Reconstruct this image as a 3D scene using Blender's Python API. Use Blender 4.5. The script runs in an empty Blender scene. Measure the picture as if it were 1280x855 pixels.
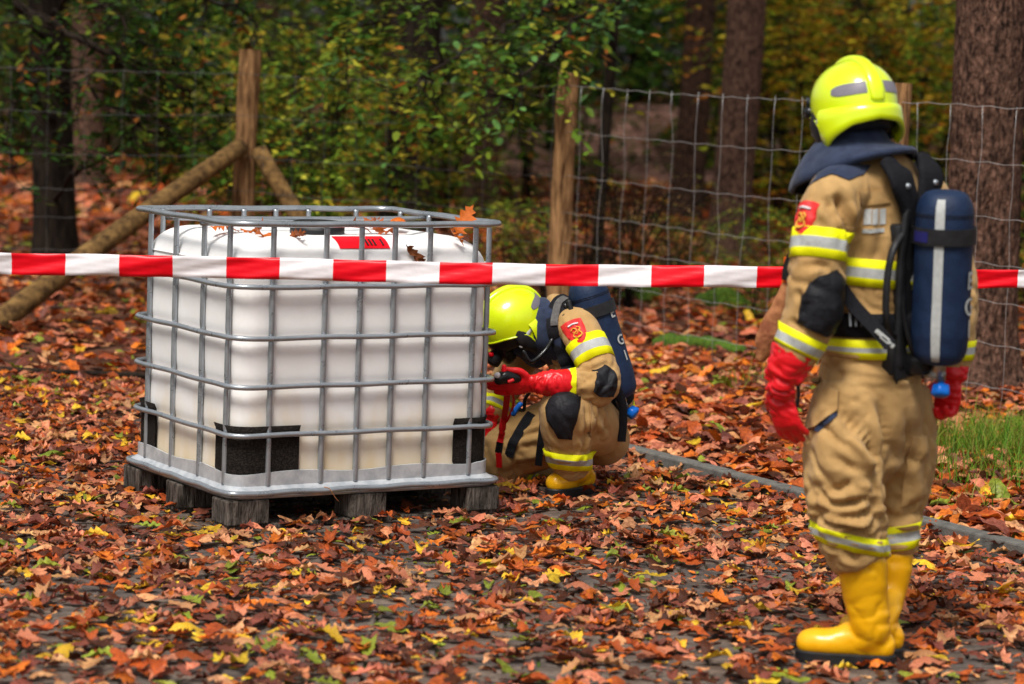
import bpy, bmesh, math, random
import numpy as np
from mathutils import Vector, Matrix
from mathutils.bvhtree import BVHTree

random.seed(7)
rng = np.random.default_rng(7)
scene = bpy.context.scene
col = scene.collection
# ---------------------------------------------------------------- camera
FPX, CAMH, PITCH, ROLL = 3400.0, 1.795, 0.101, 0.036      # focal length in pixels of a 1280 wide picture
cF = np.array([0, math.cos(PITCH), -math.sin(PITCH)])
cR = np.array([1.0, 0, 0])
cU = np.array([0, math.sin(PITCH), math.cos(PITCH)])
cc, ss = math.cos(ROLL), math.sin(ROLL)
ax, ay = cR*cc + cU*ss, -cR*ss + cU*cc
cam = bpy.data.cameras.new('camera')
cam.sensor_width = 36.0
cam.lens = 36.0*FPX/1280
cam.clip_start, cam.clip_end = 0.5, 600
cam.dof.use_dof = True
cam.dof.focus_distance = 10.75
cam.dof.aperture_fstop = 2.8
camo = bpy.data.objects.new('camera', cam)
col.objects.link(camo)
camo.matrix_world = Matrix([[ax[0], ay[0], -cF[0], 0], [ax[1], ay[1], -cF[1], 0], [ax[2], ay[2], -cF[2], CAMH], [0, 0, 0, 1]])
scene.camera = camo


def W(px, py, d):
    """surveying aid: the world point seen at that pixel (1280 px wide photo) at distance d along +y"""
    a, b = px-640, py-427.5
    v = cF*FPX + cR*(a*cc+b*ss) - cU*(-a*ss+b*cc)
    return np.array([0, 0, CAMH]) + v*(d/v[1])


# ---------------------------------------------------------------- sky, sun, exposure (bright overcast day)
SUN_EL, SUN_AZ = math.radians(58), math.radians(-160)     # azimuth from +y towards +x: behind the camera, to the left
world = bpy.data.worlds.new('World')
scene.world = world
world.use_nodes = True
wn, wl = world.node_tree.nodes, world.node_tree.links
bg = wn['Background']
sky = wn.new('ShaderNodeTexSky')
sky.sky_type = 'NISHITA'
sky.sun_disc = False
sky.sun_elevation = SUN_EL
sky.sun_rotation = SUN_AZ
sky.air_density, sky.dust_density, sky.ozone_density = 1.0, 4.0, 1.0
hsv = wn.new('ShaderNodeHueSaturation')                     # cloud cover takes most of the blue out
hsv.inputs['Saturation'].default_value = 0.22
wl.new(sky.outputs[0], hsv.inputs['Color'])
wl.new(hsv.outputs[0], bg.inputs['Color'])
bg.inputs['Strength'].default_value = 0.055
sun = bpy.data.lights.new('sun', 'SUN')
sun.energy = 1.5
sun.angle = math.radians(18)
sun.color = (1.0, 0.95, 0.88)
suno = bpy.data.objects.new('sun', sun)
col.objects.link(suno)
sdir = Vector((math.sin(SUN_AZ)*math.cos(SUN_EL), math.cos(SUN_AZ)*math.cos(SUN_EL), math.sin(SUN_EL)))
suno.rotation_euler = (-sdir).to_track_quat('-Z', 'Y').to_euler()
suno.location = (-4, -4, 12)
scene.view_settings.view_transform = 'Standard'
scene.view_settings.look = 'None'
scene.view_settings.gamma = 1.0
scene.view_settings.exposure = 1.3
scene.render.engine = 'CYCLES'
scene.cycles.use_denoising = True
scene.cycles.max_bounces = 6
scene.cycles.transparent_max_bounces = 6
scene.cycles.caustics_reflective = False
scene.cycles.caustics_refractive = False
scene.cycles.sample_clamp_indirect = 4


# ---------------------------------------------------------------- materials
def mat(name, c1, c2=None, rough=0.6, scale=8.0, bump=0.0, bscale=60.0, metal=0.0, spec=0.3, detail=4.0,
        attr=None, stretch=None, contrast=(0.35, 0.65), coat=0.0, trans=0.0, obj_rand=0.0, rough_var=0.0, sheen=0.0, bdist=.01, crumple=0.0):
    m = bpy.data.materials.new(name)
    m.use_nodes = True
    nt = m.node_tree
    N, L = nt.nodes, nt.links
    b = N['Principled BSDF']
    b.inputs['Roughness'].default_value = rough
    b.inputs['Metallic'].default_value = metal
    b.inputs['Specular IOR Level'].default_value = spec
    b.inputs['Coat Weight'].default_value = coat
    b.inputs['Coat Roughness'].default_value = 0.12
    b.inputs['Sheen Weight'].default_value = sheen
    tc = N.new('ShaderNodeTexCoord')
    vec = tc.outputs['Object']
    if stretch:
        mp = N.new('ShaderNodeMapping')
        mp.inputs['Scale'].default_value = stretch
        L.new(vec, mp.inputs[0])
        vec = mp.outputs[0]
    colour = None
    c2 = c2 or c1
    nz = N.new('ShaderNodeTexNoise')
    nz.inputs['Scale'].default_value = scale
    nz.inputs['Detail'].default_value = detail
    nz.inputs['Roughness'].default_value = 0.62
    L.new(vec, nz.inputs['Vector'])
    mr = N.new('ShaderNodeMapRange')
    mr.inputs['From Min'].default_value, mr.inputs['From Max'].default_value = contrast
    L.new(nz.outputs['Fac'], mr.inputs['Value'])
    mx = N.new('ShaderNodeMix')
    mx.data_type = 'RGBA'
    L.new(mr.outputs['Result'], mx.inputs['Factor'])
    if attr:
        at = N.new('ShaderNodeAttribute')
        at.attribute_name = attr
        mul = N.new('ShaderNodeMix')
        mul.data_type = 'RGBA'
        mul.blend_type = 'MULTIPLY'
        mul.inputs['Factor'].default_value = 1.0
        mx.inputs['A'].default_value = (*c1, 1)
        mx.inputs['B'].default_value = (*c2, 1)
        L.new(mx.outputs['Result'], mul.inputs['A'])
        L.new(at.outputs['Color'], mul.inputs['B'])
        colour = mul.outputs['Result']
    else:
        mx.inputs['A'].default_value = (*c1, 1)
        mx.inputs['B'].default_value = (*c2, 1)
        colour = mx.outputs['Result']
    if obj_rand:
        oi = N.new('ShaderNodeObjectInfo')
        mr2 = N.new('ShaderNodeMapRange')
        mr2.inputs['To Min'].default_value, mr2.inputs['To Max'].default_value = 1-obj_rand, 1+obj_rand
        L.new(oi.outputs['Random'], mr2.inputs['Value'])
        hs = N.new('ShaderNodeHueSaturation')
        L.new(mr2.outputs[0], hs.inputs['Value'])
        L.new(colour, hs.inputs['Color'])
        colour = hs.outputs[0]
    L.new(colour, b.inputs['Base Color'])
    if rough_var:
        mr3 = N.new('ShaderNodeMapRange')
        mr3.inputs['To Min'].default_value, mr3.inputs['To Max'].default_value = max(rough-rough_var, .03), rough+rough_var
        L.new(nz.outputs['Fac'], mr3.inputs['Value'])
        L.new(mr3.outputs[0], b.inputs['Roughness'])
    if bump:
        n2 = N.new('ShaderNodeTexNoise')
        n2.inputs['Scale'].default_value = bscale
        n2.inputs['Detail'].default_value = 5
        L.new(vec, n2.inputs['Vector'])
        bp = N.new('ShaderNodeBump')
        bp.inputs['Strength'].default_value = bump
        bp.inputs['Distance'].default_value = bdist
        L.new(n2.outputs['Fac'], bp.inputs['Height'])
        if crumple:          # broader creases in cloth
            n3 = N.new('ShaderNodeTexNoise')
            n3.noise_type = 'RIDGED_MULTIFRACTAL'
            n3.inputs['Scale'].default_value = 11
            n3.inputs['Detail'].default_value = 3
            n3.inputs['Distortion'].default_value = .8
            L.new(vec, n3.inputs['Vector'])
            b3 = N.new('ShaderNodeBump')
            b3.inputs['Strength'].default_value = crumple
            b3.inputs['Distance'].default_value = .012
            L.new(n3.outputs['Fac'], b3.inputs['Height'])
            L.new(b3.outputs[0], bp.inputs['Normal'])
        L.new(bp.outputs[0], b.inputs['Normal'])
    if trans:
        tr = N.new('ShaderNodeBsdfTranslucent')
        L.new(colour, tr.inputs['Color'])
        ms = N.new('ShaderNodeMixShader')
        ms.inputs[0].default_value = trans
        L.new(b.outputs[0], ms.inputs[1])
        L.new(tr.outputs[0], ms.inputs[2])
        L.new(ms.outputs[0], N['Material Output'].inputs['Surface'])
    return m


M = {}
M['paver'] = mat('paver', (0.060, 0.048, 0.041), (0.145, 0.118, 0.100), .75, 14, .5, 90, rough_var=.2, spec=.2, attr='Col')
M['joint'] = mat('joint', (0.028, 0.022, 0.016), (0.06, 0.10, 0.015), .9, 3.0, .6, 60, contrast=(.45, .62), spec=.12)
M['soil'] = mat('soil', (0.025, 0.013, 0.008), (0.15, 0.060, 0.034), .9, 5.0, .9, 30, spec=.12)
M['kerb'] = mat('kerb', (0.085, 0.082, 0.075), (0.15, 0.145, 0.13), .85, 20, .4, 120)
M['leaf'] = mat('leaf', (1.3, 1.28, 1.22), (.58, .48, .41), .40, 55, .35, 90, attr='Col', trans=.18, rough_var=.1)
M['green'] = mat('green', (1, 1, 1), (.75, .75, .7), .45, 30, attr='Col', trans=.35, obj_rand=.2, spec=.12)
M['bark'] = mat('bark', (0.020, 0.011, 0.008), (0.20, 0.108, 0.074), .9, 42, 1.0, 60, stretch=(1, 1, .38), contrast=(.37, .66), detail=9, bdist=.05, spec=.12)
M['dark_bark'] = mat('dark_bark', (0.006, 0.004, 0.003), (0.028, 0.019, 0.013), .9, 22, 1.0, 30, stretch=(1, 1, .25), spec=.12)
M['post'] = mat('post', (0.060, 0.027, 0.010), (0.36, 0.20, 0.088), .85, 24, 1.0, 50, stretch=(1, 1, .13), contrast=(.36, .62), detail=8, bdist=.03, spec=.12)
M['wood'] = mat('wood', (0.018, 0.014, 0.011), (0.16, 0.135, 0.115), .9, 40, 1.0, 80, stretch=(1, 1, .22), contrast=(.36, .68), detail=8, bdist=.02, spec=.12)
M['wire'] = mat('wire', (0.36, 0.36, 0.36), (0.55, 0.55, 0.54), .45, 30, metal=.7)
M['wire_dull'] = mat('wire_dull', (0.07, 0.07, 0.07), (0.14, 0.135, 0.13), .6, 30, metal=.4)
M['steel'] = mat('steel', (0.30, 0.33, 0.36), (0.38, 0.41, 0.44), .30, 14, .10, 60, metal=.65, rough_var=.12)
M['pan'] = mat('pan', (0.40, 0.43, 0.46), (0.58, 0.60, 0.62), .42, 18, .15, 50, metal=.35, rough_var=.12)
M['guard'] = mat('guard', (0.006, 0.005, 0.004), (0.034, 0.026, 0.022), .75, 130, .7, 160, contrast=(.42, .72), spec=.12)
M['black'] = mat('black', (0.008, 0.008, 0.009), (0.018, 0.018, 0.020), .5, 20, .1, 80)
M['gloss_black'] = mat('gloss_black', (0.006, 0.006, 0.007), (0.012, 0.012, 0.013), .18, 10)
M['web'] = mat('web', (0.006, 0.006, 0.008), (0.016, 0.016, 0.020), .8, 180, .5, 300, spec=.12)
M['khaki'] = mat('khaki', (0.38, 0.220, 0.078), (0.46, 0.285, 0.112), .85, 9, .35, 420, spec=.25, sheen=.1, crumple=.8)
M['hiyel'] = mat('hiyel', (0.76, 0.76, 0.002), (0.82, 0.80, 0.006), .6, 30, .15, 300, spec=.2)
M['silver'] = mat('silver', (0.36, 0.37, 0.36), (0.44, 0.45, 0.44), .5, 60, .15, 300)
M['helmet'] = mat('helmet', (0.64, 0.80, 0.003), (0.68, 0.83, 0.006), .30, 12, coat=1.0)
M['refl'] = mat('refl', (0.17, 0.155, 0.185), (0.20, 0.185, 0.215), .4, 30)
M['navy_cloth'] = mat('navy_cloth', (0.016, 0.023, 0.050), (0.028, 0.040, 0.078), .9, 30, .35, 350, sheen=.15, spec=.12)
M['brace'] = mat('brace', (0.045, 0.024, 0.010), (0.20, 0.115, 0.040), .9, 16, .8, 50, spec=.12)
M['label_blue'] = mat('label_blue', (0.012, 0.012, 0.10), None, .5, 20)
M['navy'] = mat('navy', (0.004, 0.013, 0.042), (0.008, 0.022, 0.062), .55, 20, .25, 200)
M['pad'] = mat('pad', (0.009, 0.009, 0.011), (0.018, 0.018, 0.022), .5, 30, .3, 120, spec=.12)
M['red_rubber'] = mat('red_rubber', (0.60, 0.006, 0.010), (0.68, 0.010, 0.018), .38, 14, .2, 40, coat=.1)
M['boot'] = mat('boot', (0.74, 0.36, 0.003), (0.80, 0.42, 0.006), .32, 10, .06, 30, coat=.2)
M['badge'] = mat('badge', (0.62, 0.02, 0.02), (0.66, 0.03, 0.03), .6, 30)
M['gold'] = mat('gold', (0.75, 0.38, 0.05), None, .5, 30)
M['pale'] = mat('pale', (0.62, 0.60, 0.62), (0.70, 0.68, 0.70), .5, 40)
M['blue'] = mat('blue', (0.004, 0.10, 0.46), (0.006, 0.13, 0.52), .3, 20)
M['brass'] = mat('brass', (0.42, 0.32, 0.25), (0.5, 0.4, 0.3), .35, 20, metal=.8)
M['skin'] = mat('skin', (0.45, 0.26, 0.18), (0.5, 0.3, 0.2), .5, 20)
M['tape_red'] = mat('tape_red', (0.72, 0.002, 0.010), (0.78, 0.004, 0.016), .33, 20, .08, 30)
M['tape_white'] = mat('tape_white', (0.72, 0.68, 0.70), (0.80, 0.76, 0.78), .33, 20, .08, 30)
M['moss'] = mat('moss', (0.022, 0.050, 0.005), (0.085, 0.16, 0.010), .95, 40, 1.0, 80)
M['strap_grey'] = mat('strap_grey', (.07, .065, .065), (.11, .105, .10), .8, 60, .3, 200)
M['orange'] = mat('orange', (0.75, 0.12, 0.01), None, .5, 20)
M['canvas'] = mat('canvas', (0.20, 0.06, 0.025), (0.50, 0.22, 0.09), .8, 14, .4, 60)

# white plastic bottle: dusty, with a faint yellow stain low down that has a ragged upper edge
m = mat('tank', (0.78, 0.77, 0.76), (0.83, 0.825, 0.82), .42, 5, .05, 30)
N, L = m.node_tree.nodes, m.node_tree.links
b = N['Principled BSDF']
src = b.inputs['Base Color'].links[0].from_socket
tc = N.new('ShaderNodeTexCoord')
sep = N.new('ShaderNodeSeparateXYZ'); L.new(tc.outputs['Object'], sep.inputs[0])
nz = N.new('ShaderNodeTexNoise'); nz.inputs['Scale'].default_value = 9; nz.inputs['Detail'].default_value = 7
mp = N.new('ShaderNodeMapping'); mp.inputs['Scale'].default_value = (1, 1, .45)
L.new(tc.outputs['Object'], mp.inputs[0]); L.new(mp.outputs[0], nz.inputs['Vector'])
mu = N.new('ShaderNodeMath'); mu.operation = 'MULTIPLY_ADD'; mu.inputs[1].default_value = .45; L.new(nz.outputs['Fac'], mu.inputs[0]); L.new(sep.outputs['Z'], mu.inputs[2])
mr = N.new('ShaderNodeMapRange'); mr.inputs['From Min'].default_value = .72; mr.inputs['From Max'].default_value = .38
mr.inputs['To Max'].default_value = .95
L.new(mu.outputs[0], mr.inputs['Value'])
mx = N.new('ShaderNodeMix'); mx.data_type = 'RGBA'; mx.inputs['B'].default_value = (.66, .53, .33, 1)
L.new(mr.outputs[0], mx.inputs['Factor']); L.new(src, mx.inputs['A']); L.new(mx.outputs['Result'], b.inputs['Base Color'])
b.inputs['Subsurface Weight'].default_value = .15
b.inputs['Subsurface Radius'].default_value = (.05, .05, .04)
M['tank'] = m


# ---------------------------------------------------------------- objects
def tag(o, label=None, cat=None, group=None, kind=None):
    if label: o['label'] = label
    if cat: o['category'] = cat
    if group: o['group'] = group
    if kind: o['kind'] = kind
    return o


def thing(name, label, cat, loc, group=None):
    o = bpy.data.objects.new(name, None)
    o.empty_display_size = .1
    o.location = loc
    col.objects.link(o)
    return tag(o, label, cat, group)


def base_of(o):
    v = Vector((0, 0, 0))
    while o is not None:
        v += o.location
        o = o.parent
    return np.array(v)


def link_mesh(name, me, parent=None, loc=None):
    o = bpy.data.objects.new(name, me)
    col.objects.link(o)
    if parent is not None:
        o.parent = parent
    if loc is not None:
        o.location = loc
    return o


def make_mesh(name, V, F, mats, smooth=True, fm=None):
    me = bpy.data.meshes.new(name)
    me.from_pydata([tuple(v) for v in V], [], F)
    for m_ in (mats if isinstance(mats, (list, tuple)) else [mats]):
        me.materials.append(m_)
    if smooth:
        me.polygons.foreach_set('use_smooth', [True]*len(F))
    if fm is not None:
        me.polygons.foreach_set('material_index', fm)
    me.update()
    return me


def part(name, V, F, mats, parent=None, smooth=True, fm=None, label=None, sharp=None):
    """V in world coordinates; a child stores them relative to its parent's place"""
    V = np.asarray(V, float)
    if parent is not None:
        V = V - base_of(parent)
    me = make_mesh(name, V, F, mats, smooth, fm)
    if sharp is not None:
        me.set_sharp_from_angle(angle=math.radians(sharp))
    o = link_mesh(name, me, parent)
    if label: o['label'] = label
    return o


class G:
    """collects verts and faces"""
    def __init__(s): s.V, s.F, s.m = [], [], []
    def add(s, V, F, mi=0):
        o = len(s.V)
        s.V.extend([tuple(v) for v in V]); s.F.extend([tuple(i+o for i in f) for f in F]); s.m.extend([mi]*len(F))
        return s


def unit(v):
    v = np.asarray(v, float)
    return v/max(np.linalg.norm(v), 1e-9)


def box_vf(lo, hi, bev=0.0):
    x0, y0, z0 = lo; x1, y1, z1 = hi
    if bev <= 0:
        V = [(x0,y0,z0),(x1,y0,z0),(x1,y1,z0),(x0,y1,z0),(x0,y0,z1),(x1,y0,z1),(x1,y1,z1),(x0,y1,z1)]
        return V, [(0,3,2,1),(4,5,6,7),(0,1,5,4),(1,2,6,5),(2,3,7,6),(3,0,4,7)]
    bm = bmesh.new()
    bmesh.ops.create_cube(bm, size=1)
    for v in bm.verts:
        v.co = Vector(((x0+x1)/2+v.co.x*(x1-x0), (y0+y1)/2+v.co.y*(y1-y0), (z0+z1)/2+v.co.z*(z1-z0)))
    bmesh.ops.bevel(bm, geom=bm.edges[:], offset=bev, segments=2, affect='EDGES', profile=.5)
    bm.verts.ensure_lookup_table(); bm.verts.index_update()
    V = [tuple(v.co) for v in bm.verts]; F = [tuple(v.index for v in f.verts) for f in bm.faces]
    bm.free()
    return V, F


def frames(P, ref=None, closed=False):
    """tangent and two side axes at each point of a path"""
    P = np.asarray(P, float)
    n = len(P)
    if closed:
        T = np.roll(P, -1, 0)-np.roll(P, 1, 0)
    else:
        T = np.gradient(P, axis=0)
    T /= np.maximum(np.linalg.norm(T, axis=1, keepdims=True), 1e-9)
    A = np.zeros_like(P)
    a = np.array(ref if ref is not None else (0.13, 0.21, 0.97), float)
    if ref is None and abs(T[0]@unit(a)) > .9:
        a = np.array((1, .1, 0.))
    for i in range(n):
        r = a - T[i]*(a@T[i])
        A[i] = unit(r)
        if ref is None:
            a = A[i]
    B = np.cross(T, A)
    return T, A, B


def loft(P, ra, rb=None, ref=None, n=16, cap='flat', closed=False, power=2.0):
    """a tube of elliptic (power 2) or squarer sections along P; ra along ref, rb across"""
    P = np.asarray(P, float)
    k = len(P)
    ra = np.broadcast_to(np.asarray(ra, float), (k,)).copy()
    rb = ra.copy() if rb is None else np.broadcast_to(np.asarray(rb, float), (k,)).copy()
    T, A, B = frames(P, ref, closed)
    if cap == 'round' and not closed:
        Pn, ran, rbn, An, Bn = [], [], [], [], []
        def endring(i, sgn):
            out = []
            h = min(ra[i], rb[i])
            for q in ((.999, .06), (.92, .4), (.7, .72), (.38, .93)):
                out.append((P[i]+sgn*T[i]*h*q[0], ra[i]*q[1], rb[i]*q[1], A[i], B[i]))
            return out
        s_ = endring(0, -1); e_ = endring(k-1, 1)[::-1]
        allr = s_ + [(P[i], ra[i], rb[i], A[i], B[i]) for i in range(k)] + e_
        P = np.array([r[0] for r in allr]); ra = np.array([r[1] for r in allr]); rb = np.array([r[2] for r in allr])
        A = np.array([r[3] for r in allr]); B = np.array([r[4] for r in allr]); k = len(P)
    t = np.arange(n)*2*math.pi/n
    c, s = np.cos(t), np.sin(t)
    if power != 2.0:
        e = 2.0/power
        c, s = np.sign(c)*np.abs(c)**e, np.sign(s)*np.abs(s)**e
    V = P[:, None]+A[:, None]*(ra[:, None]*c)[..., None]+B[:, None]*(rb[:, None]*s)[..., None]
    V = V.reshape(-1, 3)
    F = []
    for i in range(k if closed else k-1):
        i2 = (i+1) % k
        for j in range(n):
            j2 = (j+1) % n
            F.append((i*n+j, i*n+j2, i2*n+j2, i2*n+j))
    if not closed:
        F.append(tuple(range(n))[::-1]); F.append(tuple((k-1)*n+j for j in range(n)))
    return V, F


def spline(P, m=8, closed=False):
    """Catmull-Rom through the rows of P (any number of columns)"""
    P = np.asarray(P, float)
    n = len(P)
    out = []
    rngi = range(n if closed else n-1)
    for i in rngi:
        p0 = P[(i-1) % n] if (closed or i > 0) else 2*P[0]-P[1]
        p1, p2 = P[i], P[(i+1) % n]
        p3 = P[(i+2) % n] if (closed or i+2 < n) else 2*P[-1]-P[-2]
        for q in range(m):
            t = q/m
            out.append(.5*((2*p1)+(-p0+p2)*t+(2*p0-5*p1+4*p2-p3)*t*t+(-p0+3*p1-3*p2+p3)*t**3))
    if not closed:
        out.append(P[-1])
    return np.array(out)


# ---------------------------------------------------------------- vectorised gradient noise
_pr = np.random.default_rng(3)
_perm = np.concatenate([_pr.permutation(256)]*3)
_grad = _pr.normal(size=(256, 3)); _grad /= np.linalg.norm(_grad, axis=1, keepdims=True)


def pnoise(P):
    P = np.asarray(P, float)
    I = np.floor(P).astype(int); f = P-I
    u = f*f*f*(f*(f*6-15)+10)
    I &= 255
    r = 0
    for dx in (0, 1):
        for dy in (0, 1):
            for dz in (0, 1):
                h = _perm[_perm[_perm[I[:, 0]+dx]+I[:, 1]+dy]+I[:, 2]+dz]
                g = _grad[h]
                d = f-np.array([dx, dy, dz])
                w = (u[:, 0] if dx else 1-u[:, 0])*(u[:, 1] if dy else 1-u[:, 1])*(u[:, 2] if dz else 1-u[:, 2])
                r = r+w*(g*d).sum(1)
    return r


def n1(x, y, z=0.0):
    return float(pnoise(np.array([[x, y, z]]))[0])
# ================================================================ THE SETTING
IBC0 = np.array([-1.045, 10.20]); IBCT = 0.55             # near corner of the container and its heading
IE1 = np.array([math.cos(IBCT), math.sin(IBCT)]); IE2 = np.array([-math.sin(IBCT), math.cos(IBCT)])
K0, K1 = np.array([1.97, 10.17]), np.array([0.59, 12.49])  # two points of the kerb's line
KD = unit(K1-K0); KN = np.array([-KD[1], KD[0]])*-1        # KN points to the forest side
if KN[0] < 0: KN = -KN
EDGE_Y = 14.8


def kerb_side(x, y):
    return (x-K0[0])*KN[0]+(y-K0[1])*KN[1]                 # > 0: beyond the kerb


def floor_z(x, y):
    """height of the forest floor"""
    s = np.maximum(kerb_side(x, y), y-EDGE_Y)
    n = pnoise(np.stack([np.ravel(x)*.7, np.ravel(y)*.7, np.zeros(np.size(x))+.5], 1)).reshape(np.shape(x))
    n2 = pnoise(np.stack([np.ravel(x)*2.6, np.ravel(y)*2.6, np.zeros(np.size(x))+4.5], 1)).reshape(np.shape(x))
    k = np.clip((s-.03)/.35, 0, 1)
    far = np.clip((y-17)/16, 0, 1)
    return np.where(s < .05, -.07, -.02+k*(.03+.05*n+.03*n2)+far*.14*n)


# ground: one sheet to the horizon
xs = np.concatenate([[-300, -120, -50, -22, -13], np.linspace(-9, 9, 151), [13, 22, 50, 120, 300]])
ys = np.concatenate([[-60, -20, -5, 3], np.linspace(6, 26, 168), np.linspace(26.6, 60, 34), [75, 120, 300]])
X, Y = np.meshgrid(xs, ys)
Z = floor_z(X, Y)
nx, ny = len(xs), len(ys)
V = np.stack([X.ravel(), Y.ravel(), Z.ravel()], 1)
F = [(j*nx+i, j*nx+i+1, (j+1)*nx+i+1, (j+1)*nx+i) for j in range(ny-1) for i in range(nx-1)]
tag(part('forest_floor', V, F, M['soil']), kind='structure')

# pavement: bedding sheet and bricks in running courses
kx = lambda y: K0[0]+(y-K0[1])*KD[0]/KD[1]
py = [3.0, 6.0, 9.0, 12.0, EDGE_Y]
V, F = [], []
for i, y in enumerate(py):
    V += [(-9, y, -.011), (kx(y)-.002, y, -.011), (-9, y, -.066), (kx(y)-.002, y, -.066)]
for i in range(len(py)-1):
    a = i*4
    F += [(a, a+1, a+5, a+4), (a+1, a+3, a+7, a+5)]
pav = tag(part('pavement', V, F, M['joint'], smooth=False), kind='structure')
BL, BW, JG = .198, .097, .010


def brick_vf():
    a, b_, c_ = BL/2, BW/2, .005
    V = []
    for (ix, iy, z) in ((0, 0, -.05), (0, 0, -c_), (c_, c_, 0)):
        V += [(-a+ix, -b_+iy, z), (a-ix, -b_+iy, z), (a-ix, b_-iy, z), (-a+ix, b_-iy, z)]
    F = []
    for r in (0, 4):
        for j in range(4):
            F.append((r+j, r+(j+1) % 4, r+4+(j+1) % 4, r+4+j))
    F.append((8, 9, 10, 11))
    return np.array(V), F


bV, bF = brick_vf()
BTINT = [(.75, .75, .78), (1.0, .98, .96), (1.2, 1.12, 1.05), (.9, .82, .78), (1.1, .98, .9)]
brick_mes = []
for c_ in BTINT:
    me = make_mesh('brick', bV, bF, M['paver'], smooth=False)
    at_ = me.color_attributes.new('Col', 'FLOAT_COLOR', 'POINT')
    at_.data.foreach_set('color', np.tile([*c_, 1], len(bV)).astype(np.float32))
    brick_mes.append(me)
bricks = []
row = 0
y = 6.4
while y < EDGE_Y-.06:
    half = .33*y*.19*3.4
    x = -2.9-(row % 2)*(BL+JG)/2
    while x < 2.9:
        if kerb_side(x+BL/2, y+BW/2) < -.01 and abs(x) < .2*y+.45:
            bricks.append((x, y))
        x += BL+JG
    y += BW+JG
    row += 1
inview = [b_ for b_ in bricks if abs(b_[0]) < .188*b_[1]-.02 and b_[1] > 7.75]
near = sorted(inview, key=lambda q: q[1])[:290]
nearset = set(near)
g = G(); bc = []
for (x, y) in bricks:
    ti = int(rng.integers(0, 5))
    dz, rx, ry, rz = rng.normal(0, .0014), rng.normal(0, .006), rng.normal(0, .004), rng.normal(0, .008)
    if (x, y) in nearset:
        o = link_mesh('brick', brick_mes[ti], pav, (x, y, dz)); o.rotation_euler = (rx, ry, rz)
    else:
        R_ = np.array(Matrix.Rotation(rz, 3, 'Z') @ Matrix.Rotation(ry, 3, 'Y') @ Matrix.Rotation(rx, 3, 'X'))
        g.add(bV@R_.T+np.array([x, y, dz]), bF); bc += [(*BTINT[ti], 1)]*len(bV)
bo = part('brick_courses', g.V, g.F, M['paver'], pav, smooth=False); bo['kind'] = 'stuff'
bo.data.color_attributes.new('Col', 'FLOAT_COLOR', 'POINT').data.foreach_set('color', np.array(bc, np.float32).ravel())

# kerb: long concrete edging pieces
kerb = thing('kerb', 'low grey concrete kerb edging the brick paving', 'kerb', (K0[0], K0[1], 0))
del kerb['label'], kerb['category']; kerb['kind'] = 'structure'
s = -3.0
while s < 5.6:
    V, F = box_vf((.002, s+.003, -.12), (.085, s+.997, .05+rng.normal(0, .004)), .008)
    V = np.array(V)
    Wd = np.stack([K0[0]+V[:, 0]*KN[0]+V[:, 1]*KD[0], K0[1]+V[:, 0]*KN[1]+V[:, 1]*KD[1], V[:, 2]], 1)
    part('kerb_stone', Wd, F, M['kerb'], kerb, smooth=False)
    s += 1.0

# ---------------------------------------------------------------- fallen leaves
OAK = [(0, .012), (.10, .02), (.15, .10), (.20, .20), (.26, .22), (.30, .13), (.38, .17), (.43, .30), (.50, .31), (.54, .16), (.62, .20), (.68, .29), (.74, .25), (.77, .14), (.86, .15), (.93, .09), (1.0, 0.004)]
OAK2 = [(0, .010), (.08, .03), (.17, .14), (.27, .20), (.33, .15), (.44, .26), (.52, .27), (.57, .18), (.68, .25), (.77, .21), (.82, .14), (.92, .11), (1.0, .004)]
OVAL = [(0, .010), (.10, .02), (.18, .14), (.35, .25), (.55, .28), (.75, .20), (.9, .09), (1.0, .004)]
FARL = [(0, .015), (.12, .14), (.26, .22), (.34, .17), (.48, .29), (.6, .21), (.76, .22), (.9, .11), (1.0, .004)]


def leaf_shape(outl, curl, arch, twist, seed):
    r = np.random.default_rng(seed)
    V, F = [], []
    n = len(outl)
    for (x, y) in outl:
        yl, yr = y*(1+r.normal(0, .12)), y*(1+r.normal(0, .12))
        zm = arch*math.sin(math.pi*min(max(x, 0), 1))*.18 + .04*math.sin(x*7+seed)
        tw = twist*(x-.5)
        V.append((x-.5, 0, zm))
        for sgn, w in ((1, yl), (-1, yr)):
            V.append((x-.5+r.normal(0, .012), sgn*w*math.cos(curl*w*2.2), zm+abs(math.sin(curl*w*2.4))*w*np.sign(curl)*.75+sgn*w*tw+r.normal(0, .012)))
    for i in range(n-1):
        a, b_ = i*3, (i+1)*3
        F += [(a, b_, b_+1, a+1), (a, a+2, b_+2, b_)]
    return np.array(V), F


TEMPL = [leaf_shape(OAK, .7, .3, .2, 1), leaf_shape(OAK, -.9, -.5, -.3, 2), leaf_shape(OAK2, 1.3, .5, .3, 3), leaf_shape(OAK, 1.6, -.4, .5, 4),
         leaf_shape(OAK2, -1.2, .7, -.4, 5), leaf_shape(OAK, .3, .15, .1, 6), leaf_shape(OVAL, .8, .3, .2, 7), leaf_shape(OVAL, -.6, .3, -.2, 8), leaf_shape(OVAL, 1.5, -.5, .5, 9)]
FAR_T = [leaf_shape(FARL, .8, .4, .2, 11), leaf_shape(FARL, -1.0, .5, -.3, 12), leaf_shape(FARL, 1.4, -.4, .4, 13)]
LCOL = [('rust brown', (.38, .080, .018), .20), ('bright orange', (.58, .155, .018), .10), ('pale tan', (.56, .28, .13), .15), ('dark brown', (.085, .026, .012), .12),
        ('purplish brown', (.20, .062, .042), .17), ('pinkish', (.56, .20, .11), .20), ('yellow', (.68, .43, .03), .065), ('green', (.22, .27, .03), .032)]
LW = np.array([c[2] for c in LCOL]); LW /= LW.sum()
lc_mesh = {}


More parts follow.
